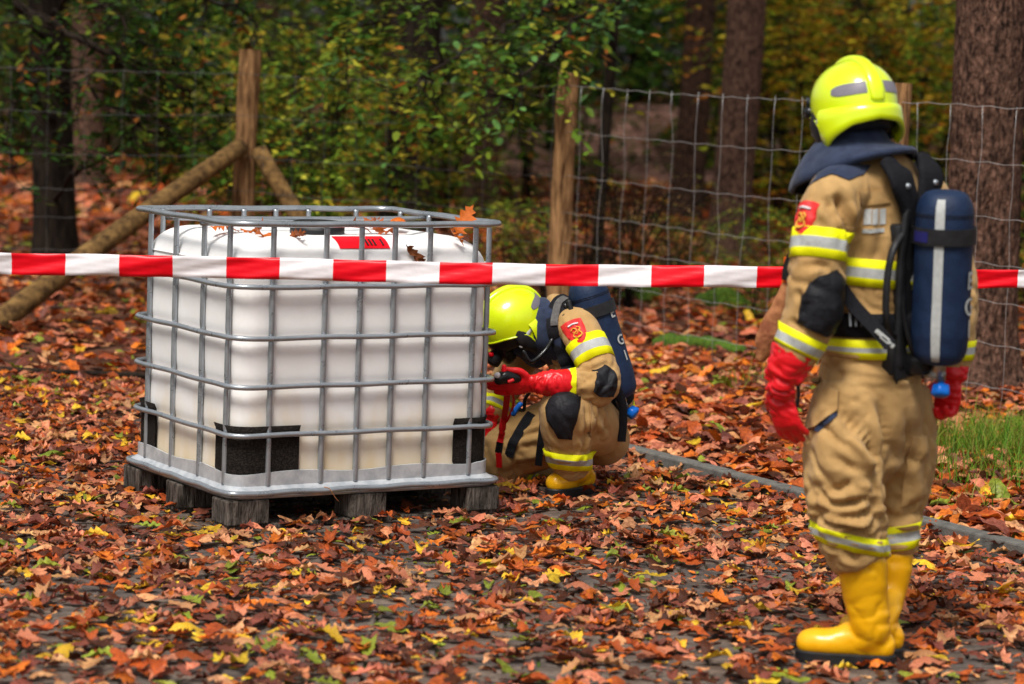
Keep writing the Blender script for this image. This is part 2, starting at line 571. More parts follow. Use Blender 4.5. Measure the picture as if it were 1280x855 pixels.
def coloured_leaf(ti, ci, v):
    k = (ti, ci, v)
    if k not in lc_mesh:
        V, F = TEMPL[ti]
        me = make_mesh('fallen_leaf', V, F, M['leaf'])
        c = np.array(LCOL[ci][1])*(.8, 1.0, 1.2)[v]
        a = me.color_attributes.new('Col', 'FLOAT_COLOR', 'POINT')
        a.data.foreach_set('color', np.tile([*c, 1], len(V)).astype(np.float32))
        lc_mesh[k] = me
    return lc_mesh[k]


def in_ibc(x, y, m_=0.0):
    d = np.stack([np.asarray(x)-IBC0[0], np.asarray(y)-IBC0[1]], -1)
    u, v = d@IE1, d@IE2
    return (u > -m_) & (u < 1.2+m_) & (v > -m_) & (v < 1.0+m_)


def joined_leaves(name, X, Y, Z, S, T, C, tilt, templates, mat_, kind='stuff'):
    """many leaves as one mesh"""
    N_ = len(X)
    Vs, Fs, Cs = [], [], []
    off = 0
    az = rng.uniform(0, 2*math.pi, N_)
    tx, ty = rng.normal(0, 1, N_)*tilt, rng.normal(0, 1, N_)*tilt
    for ti in range(len(templates)):
        idx = np.where(T == ti)[0]
        if not len(idx): continue
        tV, tF = templates[ti]
        n = len(tV)
        P = tV[None]*S[idx][:, None, None]
        a = tx[idx][:, None]; P = np.stack([P[..., 0], P[..., 1]*np.cos(a)-P[..., 2]*np.sin(a), P[..., 1]*np.sin(a)+P[..., 2]*np.cos(a)], -1)
        a = ty[idx][:, None]; P = np.stack([P[..., 0]*np.cos(a)+P[..., 2]*np.sin(a), P[..., 1], -P[..., 0]*np.sin(a)+P[..., 2]*np.cos(a)], -1)
        a = az[idx][:, None]; P = np.stack([P[..., 0]*np.cos(a)-P[..., 1]*np.sin(a), P[..., 0]*np.sin(a)+P[..., 1]*np.cos(a), P[..., 2]], -1)
        P[..., 2] -= P[..., 2].min(1)[:, None]
        P += np.stack([X[idx], Y[idx], Z[idx]], -1)[:, None]
        Vs.append(P.reshape(-1, 3))
        f = np.array(tF)
        Fs.append((f[None]+(np.arange(len(idx))*n)[:, None, None]+off).reshape(-1, 4))
        Cs.append(np.repeat(C[idx], n, 0))
        off += len(idx)*n
    return fast_mesh(name, np.concatenate(Vs), np.concatenate(Fs), np.concatenate(Cs), mat_, kind)


def fast_me(name, V, F, C, mat_):
    me = bpy.data.meshes.new(name)
    me.vertices.add(len(V)); me.vertices.foreach_set('co', np.ascontiguousarray(V, dtype=np.float32).ravel())
    k = F.shape[1]
    me.loops.add(F.size); me.loops.foreach_set('vertex_index', np.ascontiguousarray(F, dtype=np.int32).ravel())
    me.polygons.add(len(F)); me.polygons.foreach_set('loop_start', (np.arange(len(F))*k).astype(np.int32))
    me.update(calc_edges=True)
    me.materials.append(mat_)
    if C is not None:
        a = me.color_attributes.new('Col', 'FLOAT_COLOR', 'POINT')
        a.data.foreach_set('color', np.concatenate([C, np.ones((len(C), 1))], 1).astype(np.float32).ravel())
    me.polygons.foreach_set('use_smooth', np.ones(len(F), bool))
    me.validate()
    return me


def fast_mesh(name, V, F, C, mat_, kind=None):
    o = link_mesh(name, fast_me(name, V, F, C, mat_))
    if kind: o['kind'] = kind
    return o


def pick_colours(n, w=LW):
    ci = rng.choice(len(LCOL), n, p=w)
    C = np.array([c[1] for c in LCOL])[ci]*rng.uniform(.65, 1.3, (n, 1))*rng.uniform(.92, 1.08, (n, 3))
    return ci, C


# on the paving
n = 16500
X = rng.uniform(-2.9, 2.6, n); Y = 6.9+(EDGE_Y-6.9)*rng.uniform(0, 1, n)**.92
dens = pnoise(np.stack([X*1.1, Y*1.5, np.zeros(n)+9], 1))*.9+.62
dens += .25*np.exp(-((X+2.2)/.9)**2) - .42*np.exp(-((X-1.1)/.9)**2-((Y-7.75)/.35)**2) + .35*np.clip((Y-12.6)/1.5, 0, 1)
dens -= .22*np.exp(-((X+.45)/.7)**2-((Y-10.0)/.5)**2)
keep = (rng.uniform(0, 1, n) < dens) & (kerb_side(X, Y) < .02) & (np.abs(X) < .19*Y+.5) & ~in_ibc(X, Y, -.06)
X, Y = X[keep], Y[keep]; n = len(X)
Sz = rng.uniform(.07, .145, n); Tt = rng.choice(9, n, p=[.15, .13, .12, .12, .1, .14, .09, .08, .07])
Sz = np.where(Tt >= 6, Sz*.72, Sz)
ci, C = pick_colours(n)
Zz = .003+rng.uniform(0, .022, n)
vis = (np.abs(X) < .180*Y) & (Y > 7.9) & (Y < 12) & ~in_ibc(X, Y, .15)
order = np.argsort(-(Sz/Y)*vis)[:280]
ind = np.zeros(n, bool); ind[order] = True
for i in np.where(ind)[0]:
    o = link_mesh('fallen_leaf', coloured_leaf(int(Tt[i]), int(ci[i]), int(rng.integers(0, 3))), None, (X[i], Y[i], .012+Zz[i]*.6))
    s_ = float(Sz[i]); o.scale = (s_, s_, s_)
    o.rotation_euler = (rng.normal(0, .09), rng.normal(0, .09), rng.uniform(0, 6.28))
    nm = LCOL[ci[i]][0]; kd = 'lobed oak leaf' if Tt[i] < 6 else 'oval beech leaf'
    tag(o, f'{nm} {kd} lying loose on the brick paving', 'leaf', f'{nm} {kd[:-4]}leaves on the paving')
r_ = ~ind
tag(joined_leaves('fallen_leaves', X[r_], Y[r_], Zz[r_], Sz[r_], Tt[r_], C[r_], .085, TEMPL, M['leaf']),
    'rust and orange fallen leaves covering the brick paving', 'leaves')
# small crumbs and broken bits between them
n = 15000
X = rng.uniform(-2.9, 2.6, n); Y = rng.uniform(6.9, EDGE_Y, n)
keep = (kerb_side(X, Y) < .0) & (np.abs(X) < .19*Y+.5); X, Y = X[keep], Y[keep]; n = len(X)
ci, C = pick_colours(n, np.array([.2, .08, .12, .25, .15, .1, .05, .05]))
tag(joined_leaves('leaf_litter', X, Y, np.full(n, .002), rng.uniform(.018, .055, n), rng.integers(0, 3, n), C, .2, FAR_T, M['leaf']),
    'small broken leaf crumbs scattered over the brick paving', 'leaves')
# on the forest floor
n = 34000
X = np.concatenate([rng.uniform(-6.5, 6.5, 24000), rng.uniform(.3, 4, 10000)]); Y = np.concatenate([9+20*rng.uniform(0, 1, 24000)**.9, rng.uniform(9, 17, 10000)])
s_ = np.maximum(kerb_side(X, Y), Y-EDGE_Y)
keep = (s_ > .03) & (np.abs(X) < .2*Y+.6); X, Y = X[keep], Y[keep]; n = len(X)
ci, C = pick_colours(n, np.array([.22, .12, .12, .14, .12, .22, .03, .03]))
tag(joined_leaves('forest_leaves', X, Y, floor_z(X, Y)+rng.uniform(0, .03, n), rng.uniform(.09, .17, n), rng.integers(0, 3, n), C, .2, FAR_T, M['leaf']),
    'deep drift of brown and pinkish leaves on the forest floor', 'leaves')

n = 9000
X = rng.uniform(-10, 10, n); Y = rng.uniform(26, 46, n)
ci, C = pick_colours(n, np.array([.22, .10, .12, .16, .16, .20, .02, .02]))
tag(joined_leaves('distant_leaves', X, Y, floor_z(X, Y)+rng.uniform(0, .03, n), rng.uniform(.2, .34, n), rng.integers(0, 3, n), C, .2, FAR_T, M['leaf']),
    'brown leaf carpet between the distant trunks', 'leaves')
# leaf covered rise standing in for a sunlit clearing; sunlight put into its colour
hx, hy = W(812, 150, 46)[0], 46.0
a_ = np.linspace(0, 2*math.pi, 40, endpoint=False)
V, F = [], []
for r_i, rr in enumerate(np.linspace(0.05, 1, 9)):
    for t in a_:
        V.append((hx+rr*5*math.cos(t), hy+rr*4.5*math.sin(t), 1.35*math.exp(-(rr*1.6)**2)-.12+.10*n1(t*2, rr*4)))
for i in range(8):
    for j in range(40): F.append((i*40+j, (i+1)*40+j, (i+1)*40+(j+1) % 40, i*40+(j+1) % 40))
F.append(tuple(range(40)))
M['sunlit_litter'] = mat('sunlit_litter', (.16, .07, .05), (.55, .30, .24), .8, 6, .5, 20)  # leaves paled towards pink to carry the clearing's sunlight
tag(part('clearing_rise', V, F, M['sunlit_litter']), kind='structure')
# ================================================================ FOREST
GCOL = {'dark': [(.022, .060, .010), (.035, .095, .012), (.055, .12, .015), (.10, .13, .012), (.28, .10, .02)],
        'green': [(.045, .105, .012), (.085, .155, .015), (.15, .21, .02), (.30, .29, .03), (.46, .34, .03), (.40, .13, .02)],
        'yellow': [(.09, .15, .012), (.20, .24, .015), (.40, .33, .02), (.50, .27, .02), (.42, .14, .015), (.12, .09, .015)],
        'brown': [(.10, .06, .02), (.16, .10, .035), (.10, .12, .02), (.25, .11, .03)]}
LEAF6 = np.array([(0, 0, 0), (.3, .24, .05), (.72, .2, .05), (1, 0, 0), (.72, -.2, .05), (.3, -.24, .05)])


def leaves_at(P, D, S, C, flat=.35):
    """leaves with base P, direction D; roughly level blades"""
    n = len(P)
    D = D/np.maximum(np.linalg.norm(D, axis=1, keepdims=True), 1e-6)
    Up = np.array([0, 0, 1.0])+rng.normal(0, flat, (n, 3))
    Sd = np.cross(Up, D); Sd /= np.maximum(np.linalg.norm(Sd, axis=1, keepdims=True), 1e-6)
    Nn = np.cross(D, Sd)
    V = P[:, None]+S[:, None, None]*(LEAF6[None, :, 0:1]*D[:, None]+LEAF6[None, :, 1:2]*Sd[:, None]+LEAF6[None, :, 2:3]*Nn[:, None])
    b_ = (np.arange(n)*6)[:, None]
    F = np.concatenate([b_+np.array([[0, 3, 2, 1]]), b_+np.array([[0, 5, 4, 3]])])
    return V.reshape(-1, 3), F, np.repeat(C, 6, 0)


def sprays(centres, dirs, per, length, size, pal, lum=(.8, 2.2)):
    """each spray: a twig with leaves to both sides"""
    n = len(centres)
    dirs = dirs/np.maximum(np.linalg.norm(dirs, axis=1, keepdims=True), 1e-6)
    t = np.tile(np.linspace(.05, 1, per), n)
    c = np.repeat(centres, per, 0); d = np.repeat(dirs, per, 0)
    ln = np.repeat(rng.uniform(.6, 1.3, n)*length, per)
    sgn = np.tile(np.where(np.arange(per) % 2, 1., -1.), n)[:, None]
    P = c+d*(t*ln)[:, None]; P[:, 2] -= .25*(t**2)*ln
    side = np.cross(d, np.array([0, 0, 1.0])); side /= np.maximum(np.linalg.norm(side, axis=1, keepdims=True), 1e-6)
    D = d*.65+side*sgn*.75+rng.normal(0, .22, (n*per, 3)); D[:, 2] -= .15
    pal = np.array(pal)
    w = np.linspace(1.5, .35, len(pal)); w /= w.sum()
    base_c = rng.choice(len(pal), n, p=w)
    ci = np.where(rng.uniform(0, 1, n*per) < .55, np.repeat(base_c, per), rng.choice(len(pal), n*per, p=w))
    C = np.minimum(pal[ci]*rng.uniform(lum[0], lum[1], (n*per, 1)), .8)
    return leaves_at(P, D, rng.uniform(.7, 1.25, n*per)*size, C)


def merge(parts_):
    Vs, Fs, Cs, o = [], [], [], 0
    for V, F, C in parts_:
        Vs.append(V); Fs.append(F+o); Cs.append(C); o += len(V)
    return np.concatenate(Vs), np.concatenate(Fs), np.concatenate(Cs)


def trunk_vf(base, h, r, lean=(0, 0), n=20, rows=24, flare=.5, rough=.06, seed=0, z0=-.15, taper=.35):
    zs = np.concatenate([np.linspace(z0, 1.2, rows//2), np.linspace(1.3, h, rows-rows//2)])
    a = np.arange(n)*2*math.pi/n
    V = []
    for z in zs:
        rr = r*(1-taper*max(z, 0)/max(h, 1))*(1+flare*math.exp(-max(z, 0)/.16))
        cx, cy = base[0]+lean[0]*z+.03*math.sin(z*.9+seed), base[1]+lean[1]*z
        ring = np.stack([np.cos(a), np.sin(a)], 1)
        q = np.stack([ring[:, 0]*r*34+seed, ring[:, 1]*r*34, np.full(n, z*4.0)], 1)
        q2 = np.stack([ring[:, 0]*2.1+seed, ring[:, 1]*2.1, np.full(n, z*.8)], 1)
        k = 1-rough*np.abs(pnoise(q))*2.6+rough*.8*pnoise(q2)
        k *= 1+.25*math.exp(-max(z, 0)/.25)*np.cos(a*5+seed)*flare
        V += [(cx+x*rr*s_, cy+y_*rr*s_, z) for (x, y_), s_ in zip(ring, k)]
    F = [(i*n+j, i*n+(j+1) % n, (i+1)*n+(j+1) % n, (i+1)*n+j) for i in range(len(zs)-1) for j in range(n)]
    F.append(tuple((len(zs)-1)*n+j for j in range(n)))
    return V, F


def crown_mesh(seed, pal, n=300, rx=2.6, rz=3.2):
    P = rng.normal(0, 1, (n, 3)); P /= np.linalg.norm(P, axis=1, keepdims=True)
    P *= (rng.uniform(.15, 1, (n, 1))**.45)*np.array([rx, rx, rz])
    D = P*np.array([1, 1, .2])+rng.normal(0, .6, (n, 3))
    return fast_me('crown', *sprays(P, D, 8, .8, .24, pal), M['green'])


crowns = [crown_mesh(i, GCOL['dark']+GCOL['green'][1:4]) for i in range(3)]


def tree(px, py, d, r, label, bark='bark', h=11, lean=(0, 0), crown_z=8.6, group=None, n=20, rows=24, rough=.06, flare=.5, name='tree', cs=1.0):
    p = W(px, py, d)
    base = (p[0]-lean[0]*p[2], d, 0)
    t = thing(name, label, 'tree', (base[0], d, float(floor_z(np.array(base[0]), np.array(d)))), group)
    V, F = trunk_vf(base, h, r, lean, n, rows, flare, rough, seed=px*.13)
    part('trunk', V, F, M[bark], t)
    c = link_mesh('crown', crowns[int(px) % 3], t, (lean[0]*crown_z, lean[1]*crown_z, crown_z-t.location.z))
    c.scale = (cs, cs, cs); c.rotation_euler = (0, 0, px*.7)
    return t


tree(1224, 330, 15.85, .222, 'thick brown trunk with rough bark just behind the wire fence beside the grass', n=120, rows=170, rough=.075, lean=(.012, 0))
tree(914, 250, 26, .20, 'straight reddish brown pine trunk behind the fence, left of the standing helmet', n=30, rows=50, lean=(.02, 0))
tree(865, 150, 33, .20, 'dim grey brown trunk standing deeper in the wood beside a reddish pine', 'bark', lean=(.01, 0))
tree(608, 120, 31, .21, 'pale brown trunk half hidden by hanging beech leaves', 'bark', lean=(-.01, 0))
tree(112, 40, 34, .22, 'pale far trunk behind the dark branches over the brace', 'bark')
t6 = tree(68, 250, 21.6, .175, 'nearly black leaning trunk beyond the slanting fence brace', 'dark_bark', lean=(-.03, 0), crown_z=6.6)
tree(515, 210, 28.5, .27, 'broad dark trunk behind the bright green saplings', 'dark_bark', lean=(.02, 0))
tree(478, 200, 36, .16, 'slim far trunk next to the broad dark one', 'bark')
for i, (px, d, r) in enumerate([(700, 44, .2), (330, 42, .2), (1010, 40, .2), (1115, 46, .24), (800, 50, .22), (220, 48, .25), (420, 52, .24), (965, 55, .25), (30, 45, .22), (1060, 38, .12)]):
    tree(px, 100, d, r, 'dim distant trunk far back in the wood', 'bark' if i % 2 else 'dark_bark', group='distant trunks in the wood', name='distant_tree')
# a young beech whose low limbs hang over the fence
t9 = tree(760, 150, 21.5, .05, 'thin dark beech with leafy limbs hanging over the fence', 'dark_bark', h=5, lean=(.015, -.02), crown_z=6.8, flare=.3, cs=.6, name='beech_tree')


def limb(t, pts, r0, r1, leaf_from, nspray, size, pal, spread=.35, length=.42, per=9, bark='dark_bark', foliage='foliage', lum=(.7, 1.8)):
    P = spline(np.array(pts), 6)
    k = len(P)
    P[1:-1] += rng.normal(0, .02, (k-2, 3))
    V, F = loft(P, np.linspace(r0, r1, k), n=7)
    g_ = G().add(V, F)
    i = rng.integers(int(k*leaf_from), k, nspray)
    c = P[i]+rng.normal(0, spread*.35, (nspray, 3))*np.array([1, 1, .8])
    T = np.gradient(P, axis=0)[i]
    D = T/np.linalg.norm(T, axis=1, keepdims=True)+rng.normal(0, .9, (nspray, 3))*np.array([1, 1, .35])
    for a, b_ in zip(c, D):
        q = a-unit(b_)*.2
        near_ = P[np.argmin(np.linalg.norm(P-q, axis=1))]
        tip = a+unit(b_)*length*.8; tip[2] -= .06
        V, F = loft(spline(np.array([near_, (near_+a)/2+rng.normal(0, .02, 3), a, tip]), 2), np.linspace(.006, .002, 7), n=4)
        g_.add(V, F)
    lo = part('limb', g_.V, g_.F, M[bark], t)
    me = fast_me(foliage, *sprays(c, D, per, length, size, pal, lum), M['green'])
    fo = link_mesh(foliage, me, lo, -base_of(t))
    return lo


limb(t9, [W(757, 20, 21.4), W(700, 8, 19.5), W(620, 40, 18.2), W(540, 95, 17.6), W(500, 120, 17.4)], .03, .006, .25, 46, .085, GCOL['green'][:4]+[(.09, .20, .05), (.3, .1, .02)], spread=.5)
limb(t9, [W(759, 10, 21.4), W(740, 15, 19.5), W(690, 60, 18.0), W(640, 120, 17.5), W(600, 150, 17.3)], .025, .005, .3, 40, .08, GCOL['green'][:4]+[(.09, .20, .05), (.3, .1, .02)], spread=.45)
limb(t9, [W(760, -20, 21.4), W(770, -10, 20), W(745, 15, 19.2), W(722, 45, 18.9)], .025, .005, .25, 26, .085, [(.06, .16, .05), (.09, .20, .06), (.12, .2, .02), (.3, .1, .02)], spread=.4)
limb(t9, [W(760, -10, 21.4), W(640, -30, 20), W(520, 10, 19), W(430, 40, 18.6)], .03, .006, .25, 50, .085, GCOL['green'][:5], spread=.6)
# dark limbs of the left tree
limb(t6, [W(66, 60, 21.5), W(20, 5, 20.4), W(100, 50, 19), W(175, 88, 19.2), W(235, 118, 19.7), W(275, 145, 19.9)], .035, .008, .2, 56, .08, GCOL['dark'], spread=.7, lum=(.45, 1.2))
limb(t6, [W(67, 150, 21.5), W(40, 110, 20), W(70, 95, 19.2), W(140, 130, 19.2), W(225, 188, 19.7)], .03, .007, .2, 52, .08, GCOL['dark'], spread=.7, lum=(.45, 1.2))
limb(t6, [W(66, 20, 21.5), W(100, -10, 20), W(150, 30, 19.4), W(215, 80, 19.6)], .025, .006, .3, 44, .08, GCOL['dark']+GCOL['green'][2:4], spread=.7, lum=(.45, 1.2))
limb(t6, [W(68, 250, 21.5), W(100, 210, 20.5), W(160, 180, 20.0), W(185, 90, 19.8)], .022, .006, .3, 30, .075, GCOL['dark'], spread=.5, lum=(.45, 1.2))
limb(t6, [W(66, -20, 21.5), W(160, -40, 19.6), W(260, 0, 20), W(350, 30, 20.2)], .03, .006, .3, 50, .08, GCOL['dark']+GCOL['green'], spread=.7, lum=(.45, 1.2))
limb(t6, [W(66, 60, 21.5), W(30, 100, 20), W(10, 160, 19), W(20, 210, 18.6)], .022, .006, .3, 34, .075, GCOL['dark'], spread=.6, lum=(.45, 1.2))


def shrub_proto(pal, h, w, nsp, size, stems, seed, per=10, length=.4, stem_r=.014):
    r = np.random.default_rng(seed)
    g_ = G(); ctr, dr = [], []
    paths = []
    for k in range(stems):
        a = r.uniform(0, 6.28); sp = r.uniform(.2, 1)*w*.5
        P = spline(np.array([(r.normal(0, .06), r.normal(0, .06), -.08), (math.cos(a)*sp*.25, math.sin(a)*sp*.25, h*.35), (math.cos(a)*sp*.7, math.sin(a)*sp*.7, h*.7), (math.cos(a)*sp*1.1, math.sin(a)*sp*1.1, h*r.uniform(.85, 1.05))]), 5)
        paths.append(P)
        V, F = loft(P, np.linspace(stem_r, .004, len(P)), n=5); g_.add(V, F)
    for k in range(nsp):
        P = paths[r.integers(0, stems)]
        p = P[r.integers(2, len(P))]
        a = r.uniform(0, 6.28); out = r.uniform(.05, .45)*w*.6
        c = p+np.array([math.cos(a)*out, math.sin(a)*out, r.normal(0, .12)])
        V, F = loft(np.array([p, (p+c)/2+(0, 0, .04), c]), (.006, .004, .002), n=3); g_.add(V, F)
        ctr.append(c); dr.append((math.cos(a), math.sin(a), r.normal(0, .25)))
    me = make_mesh('stem', g_.V, g_.F, M['dark_bark'])
    fol = fast_me('foliage', *sprays(np.array(ctr), np.array(dr), per, length, size, pal), M['green'])
    return me, fol


protos = {'green': shrub_proto(GCOL['green'], 2.3, 2.0, 270, .075, 7, 1), 'green2': shrub_proto(GCOL['green'][:5], 1.7, 2.2, 250, .075, 8, 2),
          'dark': shrub_proto(GCOL['dark'], 2.6, 2.2, 270, .085, 7, 3), 'yellow': shrub_proto(GCOL['yellow'], 2.6, 2.2, 280, .085, 7, 4),
          'brown': shrub_proto(GCOL['brown'], 1.5, 1.8, 170, .04, 26, 5, per=6, length=.3, stem_r=.008)}
SL = {'green': 'leafy green and yellow beech sapling behind the wire fence', 'green2': 'low spreading green beech shrub behind the wire fence',
      'dark': 'dark green shaded shrub deep in the wood', 'yellow': 'yellow and orange autumn shrub behind the wire fence',
      'brown': 'brown twiggy brush with few leaves behind the fence'}


def shrub(kind, px, d, sc=1.0, rz=0.0, label=None):
    x = W(px, 200, d)[0]
    t = thing('beech_sapling' if kind in ('green', 'yellow') else 'shrub', label or SL[kind], 'shrub', (x, d, float(floor_z(np.array(x), np.array(d)))), {'green': 'green beech saplings', 'green2': 'low green shrubs', 'dark': 'dark shaded shrubs', 'yellow': 'yellow autumn shrubs', 'brown': 'clumps of brown brush'}[kind]+' in the wood')
    for nm, me in zip(('stem', 'foliage'), protos[kind]):
        o = link_mesh(nm, me, t); o.rotation_euler = (0, 0, rz); o.scale = (sc, sc, sc*(.9+.2*((px*7) % 10)/10))
    return t


for a in [('green', 410, 21, .85, .3, "bright green and yellow beech sapling right behind the corner post's short brace"), ('green2', 345, 20.4, .75, 1.2, "low green beech shrub directly behind the braced corner post"), ('green', 480, 24.5, .9, 2.2, "tall yellowish green sapling in front of the broad dark trunk"), ('green2', 640, 22.5, .42, 2.9, "small green shrub just beyond the fence between broad dark trunk and middle post"), ('brown', 790, 20, .75, .5, "largest clump of brown twiggy brush behind the middle fence post"), ('brown', 735, 19.3, .6, 1.9, "brown twiggy brush touching the middle fence post"),
          ('brown', 690, 20.5, .5, 4.1), ('brown', 850, 22, .5, 3.1), ('green2', 1160, 21, .5, 2.2, "low green shrub at the side of the thick brown trunk"), ('green2', 985, 22, .42, .9, "small green shrub beside the reddish pine trunk"), ('green2', 950, 19.5, .3, 5.2, "tiny green shrub close to the wires near the reddish pine"), ('green2', 1275, 22, .6, 1.5, "green shrub half hidden behind the thick brown trunk"), ('green2', 860, 24, .35, 1.5, "small green shrub at the foot of the reddish pine trunk"),
          ('yellow', 1010, 30, 1.1, 1.1, "orange and yellow sapling behind the standing firefighter's helmet"), ('yellow', 1080, 32, 1.3, 2.1), ('yellow', 1150, 29, 1.1, 3.3, "orange and yellow sapling beside the thick brown trunk"), ('yellow', 975, 36, 1.2, 4.4), ('yellow', 1040, 38, 1.6, 5.5), ('green', 1110, 34, 1.4, 1.7),
          ('green', 370, 27, 1.1, 5.0), ('green', 560, 30, .9, 1.0, "green sapling between the broad dark trunk and the pale brown trunk"), ('green', 290, 32, 1.1, 2.0, "green sapling far behind the slanting fence brace"), ('dark', 450, 33, 1.2, 2.4), ('dark', 565, 34, 1.2, .4), ('dark', 660, 36, 1.2, 1.4), ('dark', 190, 36, 1.3, .2), ('dark', 60, 38, 1.4, 1.2),
          ('dark', 880, 43, 1.4, 2.8), ('dark', 945, 40, 1.4, .8), ('dark', 1190, 38, 1.5, 3.8), ('dark', 1270, 30, 1.1, 4.8), ('dark', 330, 39, 1.4, 3.9), ('dark', 500, 42, 1.5, 4.9), ('dark', 720, 42, 1.3, 5.9), ('dark', 130, 44, 1.6, 2.5), ('dark', 10, 43, 1.5, .5), ('dark', 800, 50, 2.0, .9), ('dark', 850, 54, 2.2, 3.3), ('dark', 690, 52, 2.0, 1.9)]:
    shrub(*a)
# the far wood as one mass
n = 5200
P = np.stack([rng.uniform(-17, 17, n), rng.uniform(42, 68, n), rng.uniform(0.3, 11, n)], 1)
pal = np.array(GCOL['dark']+GCOL['green'][:4]+GCOL['yellow'][:2])*.8
D = rng.normal(0, 1, (n, 3))*np.array([1, 1, .4])
fw = link_mesh('far_woodland', fast_me('far_woodland', *sprays(P, D, 9, .9, .30, pal), M['green']))
tag(fw, 'blurred mass of dark green foliage at the back of the wood', 'woodland', kind='stuff')

# ---------------------------------------------------------------- fence
FA, FB, FC, FD = np.array([4.2, 11.3]), np.array([0.32, 17.6]), np.array([-1.88, 19.0]), np.array([-6.2, 17.6])
FP3 = W(1130, 105, 14.75)[:2]
fence = thing('wire_fence', 'woven wire stock fence on round wooden posts in front of the trees', 'fence', (FB[0], FB[1], 0))


def post(p, r, h, rough=.05, lean=(0, 0), seed=1, crack=False):
    V, F = trunk_vf((p[0], p[1]), h, r, lean, n=28, rows=30, flare=0, rough=rough, seed=seed, z0=-.3, taper=.05)
    V = np.array(V)
    a = np.arctan2(V[:, 1]-p[1]-lean[1]*V[:, 2], V[:, 0]-p[0]-lean[0]*V[:, 2])
    if crack:
        k = np.abs(np.mod(a-seed+math.pi, 2*math.pi)-math.pi) < .17
        V[k, 0] = p[0]+(V[k, 0]-p[0])*.72; V[k, 1] = p[1]+(V[k, 1]-p[1])*.72
    return part('post', V, F, M['post'], fence, sharp=50)


post(FC, .083, 1.845, .11, seed=4.3, crack=True)
post(FB, .076, 1.765, .10, seed=4.0)
post(FP3, .055, 1.78, .11, seed=4.55, crack=True)
post((FP3+(FP3-FB)*.85), .055, 1.75, seed=2)
post((-5.6, 17.8), .06, 1.75, seed=2)
for (p0, z0, p1, r0, r1) in [(FC+(-.05, -.09), 1.17, np.array([-3.45, 16.7]), .062, .078), (FC+(.07, -.05), 1.15, FC+unit(FB-FC)*1.05+(0, -.02), .06, .066)]:
    P = np.array([(p0[0], p0[1], z0), ((p0[0]+p1[0])/2, (p0[1]+p1[1])/2, z0*.5-.03), (p1[0], p1[1], -.12)])
    V, F = loft(spline(P, 8), np.linspace(r0, r1, 17), n=16)
    V = V+(pnoise(V*np.array([14, 14, 14]))*.008)[:, None]
    part('brace', V, F, M['brace'], fence)
ZW = [1.68, 1.39, 1.11, .87, .68, .46, .24, .07]
runs = [(FA, FB), (FB, FC), (FC, FD)]
for zi, z in enumerate(ZW):
    for ri, (a, b_) in enumerate(runs):
        L_ = np.linalg.norm(b_-a); m_ = int(L_/.125); pts = []
        for k in range(m_+1):
            t = k/m_
            q = a+(b_-a)*t+np.array([0, -.085])
            sag = -.02*math.sin(math.pi*((t*2) % 1))
            pts.append((q[0], q[1], z+sag+(.005 if k % 2 else -.004)+.012*n1(q[0]*1.3, zi*3.1)))
        V, F = loft(np.array(pts), .0021 if zi in (0, 7) else .0018, n=5)
        part('line_wire', V, F, M['wire' if ri == 0 else 'wire_dull'], fence)
for ri, (a, b_) in enumerate(runs):
    L_ = np.linalg.norm(b_-a); m_ = int(L_/.25)
    for k in range(m_):
        t = (k+.5)/m_
        q = a+(b_-a)*t+np.array([0, -.085])
        if abs(q[0]) > .2*q[1]+.3: continue
        wob = [(q[0]+.03*n1(q[0]*5, z*3.0)+.006*n1(q[0]*9, z*9), q[1]+.006*n1(q[0]*5+9, z*3), z) for z in np.linspace(ZW[-1], ZW[0], 15)]
        V, F = loft(np.array(wob), .0013, n=4)
        part('stay_wire', V, F, M['wire' if ri == 0 else 'wire_dull'], fence)

# ---------------------------------------------------------------- logs, sticks, moss and grass
def log(name, label, cat, pts, r0, r1, m_, seed=0, squash=1.0):
    P = spline(np.array(pts, float), 8)
    V, F = loft(P, np.linspace(r0, r1, len(P)), np.linspace(r0, r1, len(P))*squash, n=14, cap='round')
    V = V+(pnoise(V*11+seed)*.35*r0)[:, None]+np.stack([pnoise(V*28+seed+i*9) for i in range(3)], 1)*.3*r0
    return tag(part(name, V, F, m_), label, cat)


def gp(px, d, dz=0.0):
    x = W(px, 400, d)[0]
    return (x, d, float(floor_z(np.array(x), np.array(d)))+dz)


log('mossy_log', 'short moss covered log on the leaves beyond the fence', 'log', [gp(830, 17.4, .04), gp(880, 17.1, .07), gp(925, 16.9, .05)], .07, .045, M['moss'], 1)
log('mossy_stump', 'low mossy stump beyond the fence', 'stump', [gp(785, 20.8, -.02), gp(800, 20.7, .07), gp(812, 20.6, .02)], .11, .09, M['moss'], 2)
log('mossy_root', 'moss topped root mound near the fence wires', 'root', [gp(880, 20.6, .0), gp(905, 20.4, .07), gp(935, 20.3, .01)], .10, .07, M['moss'], 3)
log('fallen_branch', 'bare dark stick lying on the leaves near the kerb', 'stick', [gp(775, 14.6, .03), gp(830, 14.35, .035), gp(885, 14.2, .03)], .016, .009, M['dark_bark'], 4)
log('fallen_pole', 'long dark branch lying along the edge of the paving', 'stick', [(-4.4, 14.75, .02), (-3.0, 14.85, .03), (-1.7, 14.95, .02)], .022, .015, M['dark_bark'], 5)
n = 2600
ctr = np.array([gp(1205, 13.0), gp(1245, 12.9), gp(1275, 12.6), gp(1190, 12.1), gp(1262, 11.9), gp(1215, 12.35), gp(1290, 13.3), gp(1175, 13.6), gp(955, 15.2), gp(1240, 11.2), gp(1255, 13.4)])
wgt = np.array([5, 6, 6, 1.5, 2.5, 1.5, 5, 1, 1, .8, 6]); wgt /= wgt.sum()
ci_ = rng.choice(len(ctr), n, p=wgt)
B = ctr[ci_]+rng.normal(0, 1, (n, 3))*np.array([.14, .13, 0])
